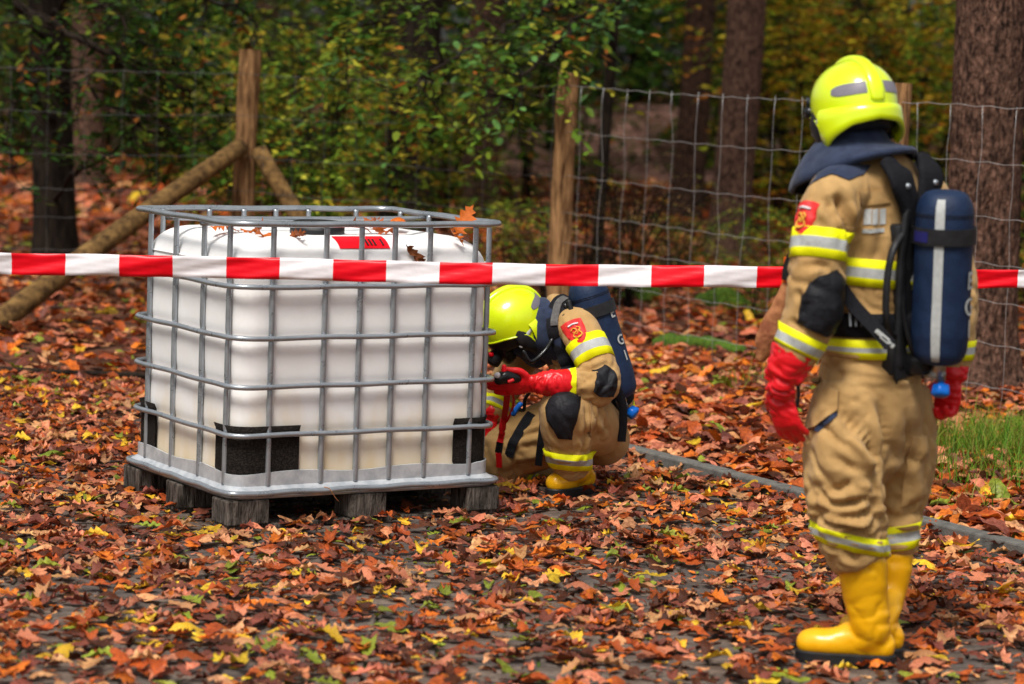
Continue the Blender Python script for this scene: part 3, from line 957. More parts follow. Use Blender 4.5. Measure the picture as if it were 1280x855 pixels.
ln = rng.uniform(.07, .27, n); a = rng.uniform(0, 6.28, n); bend = rng.uniform(.2, .9, n)
dx = np.stack([np.cos(a), np.sin(a), np.zeros(n)], 1); sdv = np.stack([-np.sin(a), np.cos(a), np.zeros(n)], 1)*.0036
rows = []
for k, t in enumerate((0, .35, .7, 1.0)):
    c_ = B+dx*(bend*ln*t*t)[:, None]+np.array([0, 0, 1])*(ln*(t-.35*bend*t*t))[:, None]
    rows += [c_-sdv*(1.05-t), c_+sdv*(1.05-t)]
V = np.stack(rows, 1).reshape(-1, 3)
b0 = (np.arange(n)*8)[:, None]
F = np.concatenate([b0+np.array([[i, i+1, i+3, i+2]]) for i in (0, 2, 4)])
C = np.repeat(np.array([(.07, .19, .012), (.12, .27, .02), (.20, .30, .03), (.30, .28, .06)])[rng.integers(0, 4, n)]*rng.uniform(.7, 1.25, (n, 1)), 8, 0)
tag(fast_mesh('grass', V, F, C, M['green']), 'tufts of fresh green grass at the foot of the fence', 'grass', kind='stuff')
# ================================================================ CONTAINER
def ib(u, v, z):
    u, v, z = np.broadcast_arrays(np.asarray(u, float)*.983, np.asarray(v, float)*.983, np.asarray(z, float))
    return np.stack([IBC0[0]+u*IE1[0]+v*IE2[0], IBC0[1]+u*IE1[1]+v*IE2[1], z], -1)


ibc = thing('tank_container', 'white plastic liquid tank in a galvanised bar cage on a weathered wooden pallet', 'container', (*(IBC0+IE1*.6+IE2*.5), 0))


def rrect(inset, r, n=10, L=1.2, D=1.0):
    """rounded rectangle, counter-clockwise"""
    out = []
    for (cx, cy, a0) in ((L-inset-r, inset+r, -90), (L-inset-r, D-inset-r, 0), (inset+r, D-inset-r, 90), (inset+r, inset+r, 180)):
        for k in range(n+1):
            a = math.radians(a0+90*k/n)
            out.append((cx+r*math.cos(a), cy+r*math.sin(a)))
    return np.array(out)


def resample(P, m):
    Q = np.vstack([P, P[:1]])
    s_ = np.concatenate([[0], np.cumsum(np.linalg.norm(np.diff(Q, axis=0), axis=1))])
    t = np.linspace(0, s_[-1], m, endpoint=False)
    return np.stack([np.interp(t, s_, Q[:, 0]), np.interp(t, s_, Q[:, 1])], 1)


RINGS = [.928, .733, .547, .361]
RIM, BASE = 1.168, .137
# bottle
prof = []
for z in np.linspace(.165, .985, 60):
    ins = .030
    for rz in RINGS:
        ins += .006*math.exp(-((z-rz)/.022)**2)
    ins += .0015*math.cos(z*23)
    prof.append((z, ins, .10))
for k in range(1, 10):
    a = math.radians(90*k/9)
    prof.append((.985+.125*math.sin(a), .030+.125*(1-math.cos(a)), .10))
V, F, n = [], [], 160
for (z, ins, r) in prof:
    R_ = resample(rrect(ins, max(r, .02)), n)
    V.append(ib(R_[:, 0], R_[:, 1], z))
R_ = resample(rrect(.155, .10), n)
for k, sc in enumerate((.93, .8, .6, .3)):
    q = np.array([.6, .5])+(R_-np.array([.6, .5]))*sc
    zz = 1.110+(.004, -.006, -.012, -.012)[k]
    V.append(ib(q[:, 0], q[:, 1], zz))
k = len(V)
V = np.concatenate(V)
bulge = pnoise(V*np.array([5, 5, 5]))*.006
V[:, :2] += (bulge[:, None])*unit([-.4, -.9])
F = [(i*n+j, i*n+(j+1) % n, (i+1)*n+(j+1) % n, (i+1)*n+j) for i in range(k-1) for j in range(n)]
F.append(tuple((k-1)*n+j for j in range(n))); F.append(tuple(range(n))[::-1])
bottle = part('bottle', V, F, M['tank'], ibc)
bottle_bvh = BVHTree.FromPolygons([tuple(v) for v in V], F)
c0 = ib(.6, .5, 1.095)
V, F = loft(np.array([c0, c0+(0, 0, .03), c0+(0, 0, .032), c0+(0, 0, .05), c0+(0, 0, .055)]), (.11, .11, .10, .10, .085), n=40)
part('fill_cap', V, F, M['black'], bottle)
# seam ridge and moulded shoulder lines
for zz in (1.01,):
    R_ = resample(rrect(.029, .10), 160)
    V, F = loft(ib(R_[:, 0], R_[:, 1], zz), .003, n=6, closed=True)
    part('mould_seam', V, F, M['tank'], bottle)
# cage
for i, z in enumerate([RIM]+RINGS):
    R_ = resample(rrect(.0 if i == 0 else .002, .085, 12), 120)
    P = ib(R_[:, 0], R_[:, 1], z)
    P[:, 2] += .0015*np.sin(np.arange(120)*.5+i)
    V, F = loft(P, .0125 if i == 0 else .0105, .0145 if i == 0 else .0105, ref=(0, 0, 1), n=12, closed=True)
    part('top_rim' if i == 0 else 'cage_ring', V, F, M['steel'], ibc)


def upright(u, v, inward):
    zs, r1, offs = [], [], []
    for z in np.linspace(.165, 1.165, 110):
        d = min([abs(z-q) for q in RINGS+[RIM]])
        zs.append(z); k_ = math.exp(-(d/.016)**2)
        r1.append((.0112*(1-.30*k_), .0112*(1+.05*k_)))
        dd = min([z-q if z > q else 9 for q in RINGS]+[9])
        offs.append(.0185+.002*k_)
    P = ib(u+inward[0]*np.array(offs), v+inward[1]*np.array(offs), zs)
    dirw = np.array([*(IE1*inward[0]+IE2*inward[1]), 0])
    V, F = loft(P, [q[0] for q in r1], [q[1] for q in r1], ref=dirw, n=10)
    part('cage_upright', V, F, M['steel'], ibc)


for u in (.165, .395, .55, .70, .86, 1.07):
    upright(u, .0, (0, 1)); upright(1.2-u, 1.0, (0, -1))
for v in (.10, .335, .60, .85):
    upright(.0, v, (1, 0)); upright(1.2, v, (-1, 0))
for v in (.33, .66):      # two bars across the top
    P = ib(np.linspace(.0, 1.2, 20), v, RIM-.018-.004*np.sin(np.linspace(0, math.pi, 20)))
    V, F = loft(P, .010, .014, ref=(0, 0, 1), n=10)
    part('cross_bar', V, F, M['steel'], ibc)
# steel pan: tray with upstand, rolled rim below
out = []
for (ins, z) in ((.018, .215), (.014, .214), (.014, .165), (.000, .150), (-.006, .140), (-.008, .128), (.004, .118), (.03, .118)):
    R_ = resample(rrect(ins, .075 if ins > .01 else .05, 10), 140)
    dip = .006*np.sin(np.arange(140)*.35)*(z > .2)
    out.append(ib(R_[:, 0], R_[:, 1], z+dip))
V = np.concatenate(out); n = 140
F = [(i*n+j, i*n+(j+1) % n, (i+1)*n+(j+1) % n, (i+1)*n+j) for i in range(len(out)-1) for j in range(n)]
F = [f[::-1] for f in F]
F.append(tuple(7*n+j for j in range(n)))
pan = part('base_pan', V, F, M['pan'], ibc, sharp=40)
R_ = resample(rrect(-.006, .035, 10), 150)
V, F = loft(ib(R_[:, 0], R_[:, 1], .140+.002*np.sin(np.arange(150)*.7)), .0115, n=10, closed=True)
part('rolled_rim', V, F, M['steel'], pan)
# corner guards
Rg = rrect(.0175, .095, 14)
peri = resample(Rg, 400)
for (cu, cv, ext0, ext1) in ((.0, .0, .17, .27), (1.2, .0, .18, .10), (.0, 1.0, .12, .22), (1.2, 1.0, .2, .2)):
    d = np.linalg.norm(peri-np.array([cu, cv]), axis=1)
    i0 = int(np.argmin(d)); step = 4.3/400
    a0, a1 = -int(ext0/step), int(ext1/step)
    idx = [(i0+q) % 400 for q in range(a0, a1+1)]
    m_ = len(idx)
    zr = np.linspace(0, 1, 9)
    V = []
    for off in (0, -.004):
        for q, i in enumerate(idx):
            e = min(q, m_-1-q)/max(m_*.18, 1)
            zb = .172+.05*max(0, 1-e)**2
            nrm = unit(peri[i]-np.clip(peri[i], [.12, .12], [1.08, .88]))
            for t in zr:
                z = zb+(.395-zb)*t
                flare = .010*max(0, (t-.9)*10)
                p = peri[i]+nrm*(off+flare)
                V.append(ib(p[0], p[1], z))
    V = np.array(V); r = len(zr); F = []
    for s_ in (0, 1):
        for q in range(m_-1):
            for t in range(r-1):
                a = s_*m_*r+q*r+t
                f = (a, a+r, a+r+1, a+1)
                F.append(f if s_ == 0 else f[::-1])
    b_ = m_*r
    for q in range(m_-1):
        F.append((q*r+r-1, (q+1)*r+r-1, b_+(q+1)*r+r-1, b_+q*r+r-1))
    part('corner_guard', V, F, M['guard'], ibc)
# pallet
pal = None
def rbox(name, u0, v0, z0, u1, v1, z1, bev=.006, m_='wood', jit=.004, parent=ibc):
    V, F = box_vf((u0, v0, z0), (u1, v1, z1), bev)
    V = np.array(V)
    V = V+np.stack([pnoise(V*9+i*7.3) for i in range(3)], 1)*jit
    return part(name, ib(V[:, 0], V[:, 1], V[:, 2]), F, M[m_], parent, smooth=False)


for v0 in (-.005, .43, .86):
    for u0, u1 in ((-.015, .165), (.525, .685), (1.06, 1.21)):
        rbox('pallet_block', u0, v0, .020, u1, v0+.145, .116)
    rbox('bottom_board', -.01, v0+.015, .001, 1.205, v0+.13, .0195, .003)
for u0 in (.0, .53, 1.08):
    rbox('top_board', u0, .0, .1165, u0+.12, 1.0, .1178, .0003, jit=0)
# hazard sticker and tie string
q = []
for a in np.linspace(.475, .70, 14):
    for t in np.linspace(0, 1, 5):
        z = 1.062+.05*t
        hit = bottle_bvh.ray_cast(Vector(ib(a, -.4, z+.06)), Vector((IE2[0], IE2[1], -.12)).normalized())
        p = np.array(hit[0])+np.array(hit[1])*.004
        q.append(p)
V = np.array(q); F = [(i*5+j, (i+1)*5+j, (i+1)*5+j+1, i*5+j+1) for i in range(13) for j in range(4)]
st = part('warning_sticker', V, F, M['tape_red'], bottle)
g = G()
for i in (7, 8, 9, 11):
    a = np.array(q[i*5+1]); b_ = np.array(q[i*5+3]); s_ = np.array(q[(i+1)*5+1])-a
    nrm = np.array([-IE2[0], -IE2[1], .3])*.004
    g.add([a+s_*.2+nrm, a+s_*.7+nrm, b_+s_*.7+nrm, b_+s_*.2+nrm], [(0, 1, 2, 3)])
part('sticker_print', g.V, g.F, M['black'], st)
V, F = loft(spline(np.array([ib(.40, -.006, .152), ib(.42, -.016, .145), ib(.445, -.02, .11), ib(.46, -.02, .095)]), 5), .0016, n=4)
part('loose_string', V, F, M['canvas'], ibc)

POINTED = [(0, .012), (.12, .02), (.17, .10), (.23, .24), (.27, .10), (.36, .15), (.45, .36), (.50, .12), (.60, .17), (.71, .31), (.73, .11), (.85, .15), (.88, .05), (1.0, 0.004)]
LTEMPL = [leaf_shape(POINTED, c_, a_, t_, i) for i, (c_, a_, t_) in enumerate([(.7, .3, .2), (-.9, -.5, -.3), (1.3, .5, .3), (1.6, -.4, .5), (-1.2, .7, -.4), (.3, .15, .1)])]


# leaves on the tank's top and one stuck to its side
def lone_leaf(ti, colr, loc, size, rot, label):
    me = make_mesh('oak_leaf', *LTEMPL[ti], M['leaf'])
    a = me.color_attributes.new('Col', 'FLOAT_COLOR', 'POINT')
    a.data.foreach_set('color', np.tile([*colr, 1], len(me.vertices)).astype(np.float32))
    o = link_mesh('oak_leaf', me, None, loc); o.scale = (size,)*3; o.rotation_euler = rot
    return tag(o, label, 'leaf', 'leaves lying on the tank')


OR, RU, BR = (.62, .15, .015), (.42, .11, .02), (.20, .06, .015)
lone_leaf(0, OR, ib(1.06, .10, 1.175), .15, (1.25, -1.05, .35), 'large bright orange oak leaf standing upright at the corner of the rim')
lone_leaf(3, OR, ib(1.00, .05, 1.120), .10, (.5, .9, .3), 'orange oak leaf hanging over the shoulder under the upright one')
lone_leaf(5, RU, ib(1.12, .10, 1.125), .10, (.3, .7, 2.3), 'small rust leaf curled at the right end of the rim')
lone_leaf(1, OR, ib(.20, .16, 1.130), .13, (.5, .2, 1.0), 'orange oak leaf lying against the front rim bar')
lone_leaf(3, RU, ib(.31, .10, 1.125), .12, (.9, .2, 2.2), 'crumpled rust oak leaf poking out under the front rim bar')
lone_leaf(4, OR, ib(.12, .38, 1.125), .13, (.2, .1, .4), 'orange leaf lying behind the left rim bar')
lone_leaf(2, RU, ib(.26, .34, 1.125), .13, (-.2, .3, 1.7), 'rust leaf lying flat behind the left rim bar')
lone_leaf(1, OR, ib(.30, .50, 1.125), .12, (.1, .2, 2.7), 'orange leaf in the middle of the tank top')
for i, (u, v) in enumerate([(.72, .40), (.80, .36), (.88, .42), (.82, .46), (.95, .45), (.76, .30)]):
    lone_leaf((2, 5, 1, 0, 4, 3)[i], (RU, OR, (.5, .13, .04))[i % 3], ib(u, v, 1.12+.006*i), .14, (.15*i-.3, .2, i*1.3), 'rust red oak leaf in the heap beside the fill cap')
hit = bottle_bvh.ray_cast(Vector(ib(.80, -.3, 1.045)), Vector((IE2[0], IE2[1], 0)))
p = np.array(hit[0])-np.array([*IE2, 0])*.016
o = lone_leaf(3, BR, p, .125, (0, 0, 0), 'shrivelled brown leaf stuck to the upper front of the tank')
o.rotation_euler = (Matrix.Rotation(IBCT, 3, 'Z') @ Matrix.Rotation(math.pi/2, 3, 'X') @ Matrix.Rotation(-.75, 3, 'Z')).to_euler()

# ================================================================ BARRIER TAPE
TP = [(-2.35, 9.62, 1.027), (-1.84, 9.66, 1.031), (-1.0, 9.7, 1.043), (0, 9.74, 1.052), (1.0, 9.78, 1.075), (1.9, 9.84, 1.096), (2.6, 9.9, 1.12)]
P = spline(np.array(TP), 30)
s_ = np.concatenate([[0], np.cumsum(np.linalg.norm(np.diff(P, axis=0), axis=1))])
per = .1905
x_mark = W(278, 330, 9.68)[0]
i0 = np.argmin(np.abs(P[:, 0]-x_mark)); phase = s_[i0]
edges = [phase+per*k for k in range(-8, 20)]
edges = [e for e in edges if 0 < e < s_[-1]]
t_all = sorted(set(list(np.linspace(0, s_[-1], 420).round(5))+[round(e, 5) for e in edges]))
Pt = np.stack([np.interp(t_all, s_, P[:, c]) for c in range(3)], 1)
rows = 7
V, F, fm = [], [], []
for i, (p, t) in enumerate(zip(Pt, t_all)):
    tw = .10*math.sin(t*1.7+.4)+.05*math.sin(t*6.1)
    wd = .0775 if p[0] < 1.55 else .0775-.012*min((p[0]-1.55)/.2, 1)
    for k in range(rows):
        h = (k/(rows-1)-.5)*wd
        V.append((p[0], p[1]+h*tw+.004*math.sin(t*9+k*.8)+.0025*math.sin(t*31+k*1.9), p[2]-h+.001*math.sin(t*17)))
for i in range(len(t_all)-1):
    tm = (t_all[i]+t_all[i+1])/2
    c = int(math.floor((tm-phase)/per)) % 2
    for k in range(rows-1):
        a = i*rows+k
        F.append((a, a+rows, a+rows+1, a+1)); fm.append(c)
tape = part('barrier_tape', V, F, [M['tape_red'], M['tape_white']], fm=fm)
sol = tape.modifiers.new('thickness', 'SOLIDIFY'); sol.thickness = .0006
tag(tape, 'red and white striped barrier tape stretched level across the scene', 'barrier tape')
for p, nm in ((TP[0], 'rough wooden stake holding one end of the barrier tape by the tank'), (TP[-1], 'rough wooden stake holding the other end of the barrier tape by the kerb')):
    V, F = trunk_vf((p[0]+(-.03 if p[0] < 0 else .03), p[1]), 1.25, .03, (0, 0), n=12, rows=10, flare=0, z0=-.2, seed=p[0])
    tag(part('stake', V, F, M['post']), nm, 'stake')
# ================================================================ PEOPLE
def voxel_union(tubes, vox, smooth_it=6):
    g_ = G()
    for V, F in tubes: g_.add(V, F)
    me = make_mesh('tmp', g_.V, g_.F, M['black'])
    bm = bmesh.new(); bm.from_mesh(me); bmesh.ops.recalc_face_normals(bm, faces=bm.faces[:]); bm.to_mesh(me); bm.free()
    o = bpy.data.objects.new('tmp', me); col.objects.link(o)
    md = o.modifiers.new('r', 'REMESH'); md.mode = 'VOXEL'; md.voxel_size = vox; md.adaptivity = 0
    dg = bpy.context.evaluated_depsgraph_get(); dg.update()
    m2 = bpy.data.meshes.new_from_object(o.evaluated_get(dg))
    n = len(m2.vertices)
    V = np.empty(n*3); m2.vertices.foreach_get('co', V); V = V.reshape(-1, 3)
    F = [tuple(p.vertices) for p in m2.polygons]
    E = np.empty(len(m2.edges)*2, int); m2.edges.foreach_get('vertices', E); E = E.reshape(-1, 2)
    bpy.data.objects.remove(o); bpy.data.meshes.remove(me); bpy.data.meshes.remove(m2)
    V = lap(V, E, smooth_it)
    return V, F, E


def lap(V, E, it, lam=.5):
    n = len(V)
    deg = np.bincount(E.ravel(), minlength=n).astype(float)[:, None]
    for _ in range(it):
        S_ = np.zeros_like(V)
        for c in range(3):
            S_[:, c] = np.bincount(E[:, 0], V[E[:, 1], c], n)+np.bincount(E[:, 1], V[E[:, 0], c], n)
        V = V+lam*(S_/np.maximum(deg, 1)-V)
    return V


def vnormals(V, F):
    Q = np.array([f if len(f) == 4 else (*f, f[-1]) for f in F])
    nrm = np.cross(V[Q[:, 2]]-V[Q[:, 0]], V[Q[:, 3]]-V[Q[:, 1]])
    N_ = np.zeros_like(V)
    for c in range(4):
        for a in range(3):
            N_[:, a] += np.bincount(Q[:, c], nrm[:, a], len(V))
    return N_/np.maximum(np.linalg.norm(N_, axis=1, keepdims=True), 1e-12)


def folds(V, N_, fields, strokes=(), base=.0025):
    """cloth folds: fields = (centre, radius, fold line direction, wavelength, amplitude, seed)"""
    h = base*pnoise(V*16+3)+base*.7*pnoise(V*34)
    for (C, R_, L_, wl_, amp, sd) in fields:
        C = np.asarray(C, float); R_ = np.asarray(R_, float)*np.ones(3)
        w = np.exp(-(((V-C)/R_)**2).sum(1))
        L_ = unit(L_)
        q = V-C
        warp = np.stack([pnoise(V*5+sd), pnoise(V*5+sd+17), pnoise(V*5+sd+31)], 1)*.045
        q = q+warp
        al = q@L_
        q = q-np.outer(al, L_)*.78
        nz_ = pnoise(q/wl_+sd*1.7)+.35*pnoise(q/wl_*2.1+sd)
        h = h+w*amp*2.6*(np.minimum(np.abs(nz_)*3.2, 1.0)**.75-.55)
    for (pts, amp, wd) in strokes:
        P = spline(np.array(pts), 6)
        d2 = ((V[:, None]-P[None])**2).sum(2)
        k = d2.argmin(1)
        t = k/(len(P)-1)
        taper = np.clip(np.minimum(t, 1-t)*5, .0, 1)
        h = h+1.8*amp*np.exp(-d2.min(1)/(wd*wd))*taper
    return V+N_*h[:, None]


def cloth(tubes, fields, strokes=(), vox=.0085, it=7, base=.0025):
    V, F, E = voxel_union(tubes, vox, it)
    N_ = vnormals(V, F)
    if (N_*(V-V.mean(0))).sum() < 0: N_ = -N_
    V = folds(V, N_, fields, strokes, base)
    V = lap(V, E, 1, .35)
    return V, F


def bvh(V, F):
    return BVHTree.FromPolygons([tuple(v) for v in V], F)


def band(tree_, C, axis, half, mats, name, parent, rmax=.3, off=.004, n=72, rows=(0, .32, .36, .64, .68, 1), rm=(0, 1, 1, 1, 0), th=.003, a0=0, a1=2*math.pi, refv=(0, 0, 1), label=None):
    """a band lying on the cloth, found by casting rays outward from the axis"""
    C = np.asarray(C, float); axis = unit(axis)
    A = np.asarray(refv, float)-axis*(np.asarray(refv, float)@axis)
    if np.linalg.norm(A) < .05: A = np.array([1, 0, 0])-axis*axis[0]
    A = unit(A); B = np.cross(axis, A)
    full = abs(a1-a0) > 6.2
    m_ = n if full else n+1
    k = len(rows)
    R = np.full((k, m_), np.nan)
    D = []
    for j in range(m_):
        t = a0+(a1-a0)*j/n
        d = A*math.cos(t)+B*math.sin(t); D.append(d)
        for i, r in enumerate(rows):
            o = C+axis*half*(2*r-1)
            h = tree_.ray_cast(Vector(o), Vector(d), rmax)
            if h[0] is not None: R[i, j] = h[3]
    for i in range(k):          # smooth the radius a little so that the band spans small wrinkles
        r = R[i]
        for _ in range(1):
            l, q = (np.roll(r, 1), np.roll(r, -1)) if full else (np.r_[r[0], r[:-1]], np.r_[r[1:], r[-1]])
            s_ = np.nanmean(np.stack([r, l, q]), 0) if np.isfinite(r).any() else r
            r = np.where(np.isfinite(r), np.maximum(s_, r), r)
        R[i] = r
    g_ = G(); idx = {}
    for lay, e in ((0, off), (1, off-th)):
        for i, r in enumerate(rows):
            o = C+axis*half*(2*r-1)
            for j in range(m_):
                if np.isfinite(R[i, j]):
                    idx[lay, i, j] = len(g_.V); g_.V.append(tuple(o+D[j]*(R[i, j]+e)))
    for i in range(k-1):
        for j in range(m_ if full else m_-1):
            j2 = (j+1) % m_
            ks = [(0, i, j), (0, i, j2), (0, i+1, j2), (0, i+1, j)]
            if all(q in idx for q in ks):
                rr = [R[q[1], q[2]] for q in ks]
                if max(rr)-min(rr) > .06: continue
                g_.F.append(tuple(idx[q] for q in ks)); g_.m.append(rm[i])
                if i == 0:
                    g_.F.append((idx[ks[1]], idx[ks[0]], idx[(1, i, j)], idx[(1, i, j2)])); g_.m.append(rm[i])
                if i == k-2:
                    g_.F.append((idx[ks[3]], idx[ks[2]], idx[(1, i+1, j2)], idx[(1, i+1, j)])); g_.m.append(rm[i])
    o = part(name, g_.V, g_.F, mats, parent, fm=g_.m)
    if label: o['label'] = label
    return o


def patch(tree_, C, nrm, up, outline, mat_, name, parent, off=.004, puff=0.0, rings=6, th=.006, label=None, smooth_r=0, dist=.35, wrink=0.0, tol=.12):
    """a shaped patch laid on the cloth: outline in metres (u right, v up) seen from outside"""
    nrm = unit(nrm); up = np.asarray(up, float); up = unit(up-nrm*(up@nrm)); rt = np.cross(up, nrm)
    O = np.array(outline, float)
    # resample the outline
    Q = np.vstack([O, O[:1]]); s_ = np.r_[0, np.cumsum(np.linalg.norm(np.diff(Q, axis=0), axis=1))]
    t = np.linspace(0, s_[-1], 56, endpoint=False)
    t = np.sort(np.unique(np.r_[t, s_[:-1]]))
    O = np.stack([np.interp(t, s_, Q[:, 0]), np.interp(t, s_, Q[:, 1])], 1)
    n = len(O); ctr = O.mean(0)
    C = np.asarray(C, float)
    V, F, lastd = [], [], dist
    sc = [1.0]+[1-(k+1)/rings for k in range(rings)]
    sc[-1] = .0
    D = []
    pts = []
    for k, s in enumerate(sc[:-1]):
        for p in ctr+(O-ctr)*s: pts.append((p, s))
    pts.append((ctr, 0))
    dep = []
    for p, s in pts:
        o = C+rt*p[0]+up*p[1]+nrm*dist
        h = tree_.ray_cast(Vector(o), Vector(-nrm), dist*2)
        dep.append(h[3] if h[0] is not None else np.nan)
    dep = np.array(dep)
    med = np.nanmedian(dep)
    dep = np.where(np.isfinite(dep) & (np.abs(dep-med) < tol), dep, med+.02)
    for (p, s), d in zip(pts, dep):
        pf = puff*(1-s**2.2)
        w_ = wrink*math.sin(p[1]*130+p[0]*40+2*math.sin(p[0]*60)) if s < .95 else 0
        V.append(C+rt*p[0]+up*p[1]+nrm*(dist-d+off+pf+w_))
    for p in O:                     # rim going into the cloth
        i = len(V)-len(pts)
        V.append(V[i]-nrm*(th+off))
    for k in range(rings-1):
        for j in range(n):
            F.append((k*n+j, k*n+(j+1) % n, (k+1)*n+(j+1) % n, (k+1)*n+j))
    ci_ = rings*n
    for j in range(n):
        F.append(((rings-1)*n+j, (rings-1)*n+(j+1) % n, ci_))
        F.append((len(pts)+j, len(pts)+(j+1) % n, (j+1) % n, j))
    o = part(name, V, F, mat_, parent, sharp=55)
    if label: o['label'] = label
    return o


def strap(pts, w, th, nrm, mat_, name, parent, tree_=None, off=.006, m=10, label=None):
    """flat webbing along pts; nrm = outward direction (one vector or one per point)"""
    P = spline(np.array(pts, float), m)
    nn = np.asarray(nrm, float)
    nn = np.tile(nn, (len(P), 1)) if nn.ndim == 1 else spline(nn, m)
    nn /= np.linalg.norm(nn, axis=1, keepdims=True)
    if tree_ is not None:
        for i in range(len(P)):
            h = tree_.ray_cast(Vector(P[i]+nn[i]*.25), Vector(-nn[i]), .5)
            if h[0] is not None: P[i] = np.array(h[0])+nn[i]*off
        for _ in range(3):
            P[1:-1] = (P[:-2]+P[1:-1]*2+P[2:])/4
    T = np.gradient(P, axis=0); T /= np.linalg.norm(T, axis=1, keepdims=True)
    S_ = np.cross(T, nn); S_ /= np.linalg.norm(S_, axis=1, keepdims=True)
    U_ = np.cross(S_, T)
    V, F = [], []
    for i in range(len(P)):
        for a, b_ in ((-1, -1), (1, -1), (1, 1), (-1, 1)):
            V.append(P[i]+S_[i]*a*w/2+U_[i]*b_*th/2)
    for i in range(len(P)-1):
        for j in range(4):
            F.append((i*4+j, i*4+(j+1) % 4, i*4+4+(j+1) % 4, i*4+4+j))
    F += [(3, 2, 1, 0), tuple(len(P)*4-4+j for j in range(4))]
    o = part(name, V, F, mat_, parent, sharp=40)
    if label: o['label'] = label
    return o


def tube(pts, r, mat_, name, parent, m=6, n=8, label=None):
    P = spline(np.array(pts, float), m)
    V, F = loft(P, np.interp(np.linspace(0, 1, len(P)), np.linspace(0, 1, np.size(r)), np.atleast_1d(r)) if np.size(r) > 1 else r, n=n, cap='round')
    o = part(name, V, F, mat_, parent)
    if label: o['label'] = label
    return o


def hand_tubes(wr, d, pn, th_side, curl=(.5, .5, .5, .5), thumb=(.5, .3), spread=.06, s=1.0, pl=.095):
    """wrist, finger direction, palm normal (palm faces it), direction of the thumb side"""
    d = unit(d); pn = unit(np.asarray(pn, float)-d*(np.asarray(pn)@d)); t = unit(np.asarray(th_side, float)-d*(np.asarray(th_side)@d)-pn*(np.asarray(th_side)@pn))
    wr = np.asarray(wr, float)
    T_ = []
    P = np.array([wr-d*.01, wr+d*.03*s, wr+d*.065*s, wr+d*pl*s])
    T_.append(loft(P, np.array([.034, .042, .047, .044])*s, np.array([.026, .022, .020, .017])*s, ref=t, n=16, cap='round'))
    for i, (ln, cu) in enumerate(zip((.078, .088, .080, .062), curl)):
        o = (1.5-i)*.0215*s
        p = wr+d*(pl-.012-(.006 if i == 3 else 0))*s+t*o
        dd = unit(d+t*(1.5-i)*spread)
        pts = [p]
        ang = 0
        for k, f in enumerate((.44, .32, .24)):
            ang += cu*(.75, 1.0, .7)[k]
            q = dd*math.cos(ang)+pn*math.sin(ang)
            pts.append(pts[-1]+q*ln*s*f*1.08)
        T_.append(loft(spline(np.array(pts), 4), np.linspace(.0125, .0098, 13)*s, n=12, cap='round'))
    b0 = wr+d*.022*s+t*.026*s
    q1 = unit(d*.55+t*.75+pn*thumb[0]); q2 = unit(d*.9+t*.25+pn*(thumb[0]+thumb[1]))
    T_.append(loft(spline(np.array([b0-q1*.01, b0+q1*.04*s, b0+q1*.04*s+q2*.036*s, b0+q1*.04*s+q2*.064*s]), 4), np.linspace(.0165, .0108, 13)*s, n=12, cap='round'))
    return T_


def glove(parent, wr, d, pn, th_side, cuff, fold_amp=.004, **kw):
    """rubber glove with a wide gauntlet; cuff = [(point, radius a, radius b)...] from wrist up the arm"""
    T_ = hand_tubes(wr, d, pn, th_side, **kw)
    P = np.array([c[0] for c in cuff]); ra = np.array([c[1] for c in cuff]); rb = np.array([c[2] for c in cuff])
    Q = spline(np.column_stack([P, ra, rb]), 5)
    T_.append(loft(Q[:, :3], Q[:, 3], Q[:, 4], ref=unit(pn), n=20, cap='flat'))
    V, F, E = voxel_union(T_, .0042, 4)
    N_ = vnormals(V, F)
    c0, c1 = P[0], P[-1]
    ax_ = unit(c1-c0)
    mid = (c0+c1)/2
    V = folds(V, N_, [(c0+ax_*.03, .07, np.cross(ax_, (0.2, 1, .3)), .026, fold_amp, 3.0), (mid, .08, np.cross(ax_, (.2, 1, .1)), .05, fold_amp, 5.0)], base=.0012)
    V = lap(V, E, 1, .4)
    return part('glove', V, F, M['red_rubber'], parent)


